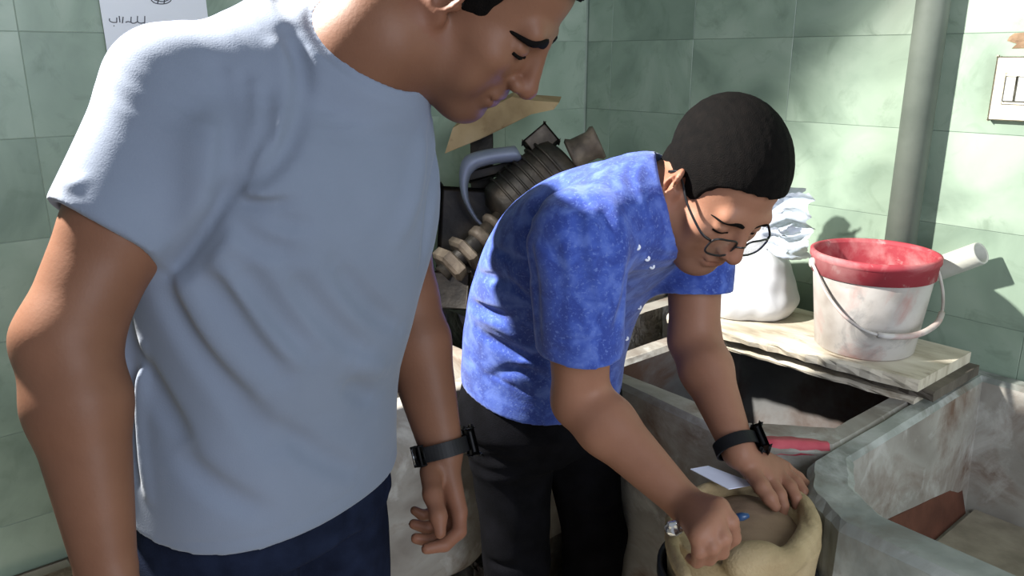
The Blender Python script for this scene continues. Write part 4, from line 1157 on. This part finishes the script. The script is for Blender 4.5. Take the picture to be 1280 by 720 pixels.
    for hip, kn, an in legs:
        an = V(an[0], an[1], 0)
        F = Field(an + V(-.2, -.2, -.002), an + V(.22, .2, .12), .004)
        F.add(rcone(an - f * .045 + V(0, 0, .045), an + f * .15 + V(0, 0, .035), .045, .040)); F.add(rcone(an + V(0, 0, .05), an + V(0, 0, .10), .046, .046), k=.02)
        F.cut(V(0, 0, .002), (0, 0, -1)); link('shoe', F.mesh('shoe'), M_shoe, body); del F
    F = Field(hd.c - .18, hd.c + .18, .0024); hd.hair(F, .011, .005); link('hair', F.mesh('hair'), M_hair, body)['label'] = 'short thick black hair'; del F
    hd.brows(body, M_hair, .6)
    # glasses
    gl = empty('glasses', hd.c); gl.parent = body; gl.location = Vector(hd.c - base); gl['label'] = 'black half-rim glasses sliding down the nose'
    gz, gy = -.004, .108
    def rimpts(q):
        o = []
        for i in range(28):
            a = 6.2832 * i / 28; cx, cz = math.cos(a), math.sin(a)
            x = .0345 + .0245 * np.sign(cx) * abs(cx) ** .6; z = gz + .0165 * np.sign(cz) * abs(cz) ** .6
            o.append(hd(q * x, gy - .22 * max(0, x - .030) + .0 * z - .12 * (z - gz), z))
        return o
    for q in (-1, 1):
        rp = rimpts(q)
        link('rim', tube_mesh('rim', rp, .0016, 8, closed=True), M_glassframe, gl)
        ctr_ = sum(rp) / len(rp); n_ = nrm(np.cross(rp[0] - ctr_, rp[7] - ctr_)) * .0008
        link('lens', slab('lens', [ctr_ + (p - ctr_) * .97 for p in rp], n_), M_lens, gl, smooth=False)
        link('temple', tube_mesh('temple', spline([hd(q * .0595, gy - .009, gz + .008), hd(q * .073, .085, gz + .010), hd(q * .080, .04, .012), hd(q * .081, .008, .022), hd(q * .080, -.012, .022), hd(q * .079, -.026, .006)], 5), .0021, 8, flat=(hd.l, .6)), M_glassframe, gl)
    link('bridge', tube_mesh('bridge', spline([hd(-.0105, gy, gz + .004), hd(0, gy + .004, gz + .008), hd(.0105, gy, gz + .004)], 4), .0018, 8), M_glassframe, gl)
    ax = nrm(Lw_ - Le)
    wrist_watch('wristwatch', body, Lw_ - ax * .004, ax, nrm(V(.6, .55, .6)), .0335, .0320, 'black smartwatch', None, .010)
    return body
blue_shirt_man()

# pen-like tool in the fist of the man in blue
p0, p1 = P(842, 660, 1.075), P(932, 645, 1.055); pd = p1 - p0; pL = np.linalg.norm(pd)
pen = tag(empty('pen', p0), 'small silver and blue pen gripped in the fist of the bending man', 'pen')
link('barrel', lathe_mesh('barrel', p0, pd, [(.001, .01), (.0042, .01), (.0045, pL - .02), (.004, pL - .012), (.001, pL - .012)], 16, False), M_steel, pen)
link('blue_end', lathe_mesh('blue_end', p0 + nrm(pd) * (pL - .014), pd, [(.001, 0), (.0052, 0), (.0056, .010), (.003, .018), (.001, .019)], 16, False), M_bluep, pen)
F = Field(p0 - .03, p0 + .03, .0015)
F.add(ell(p0 + V(0, 0, -.001), (.0115, .009, .012))); F.disp_all(lambda X, Y, Z: snoise(X, Y, Z, 380, 91) * .0025)
link('foil_end', F.mesh('foil_end'), M_steel, pen)['label'] = 'crumpled silvery end'

# turn the whole place so that the walls run along the axes
ANG = -math.atan2(E1[1], E1[0]); RZ = Matrix.Rotation(ANG, 4, 'Z'); done = set()
for o in bpy.data.objects:
    if o.type in {'CAMERA', 'LIGHT'}: o.matrix_basis = RZ @ o.matrix_basis; continue
    o.location = RZ @ o.location
    if o.data is not None and o.data in TILE.values(): o.rotation_euler.z += ANG
    elif o.data is not None and o.data.name not in done: done.add(o.data.name); o.data.transform(RZ)
for o in bpy.data.objects:
    if '_w' in o: del o['_w']
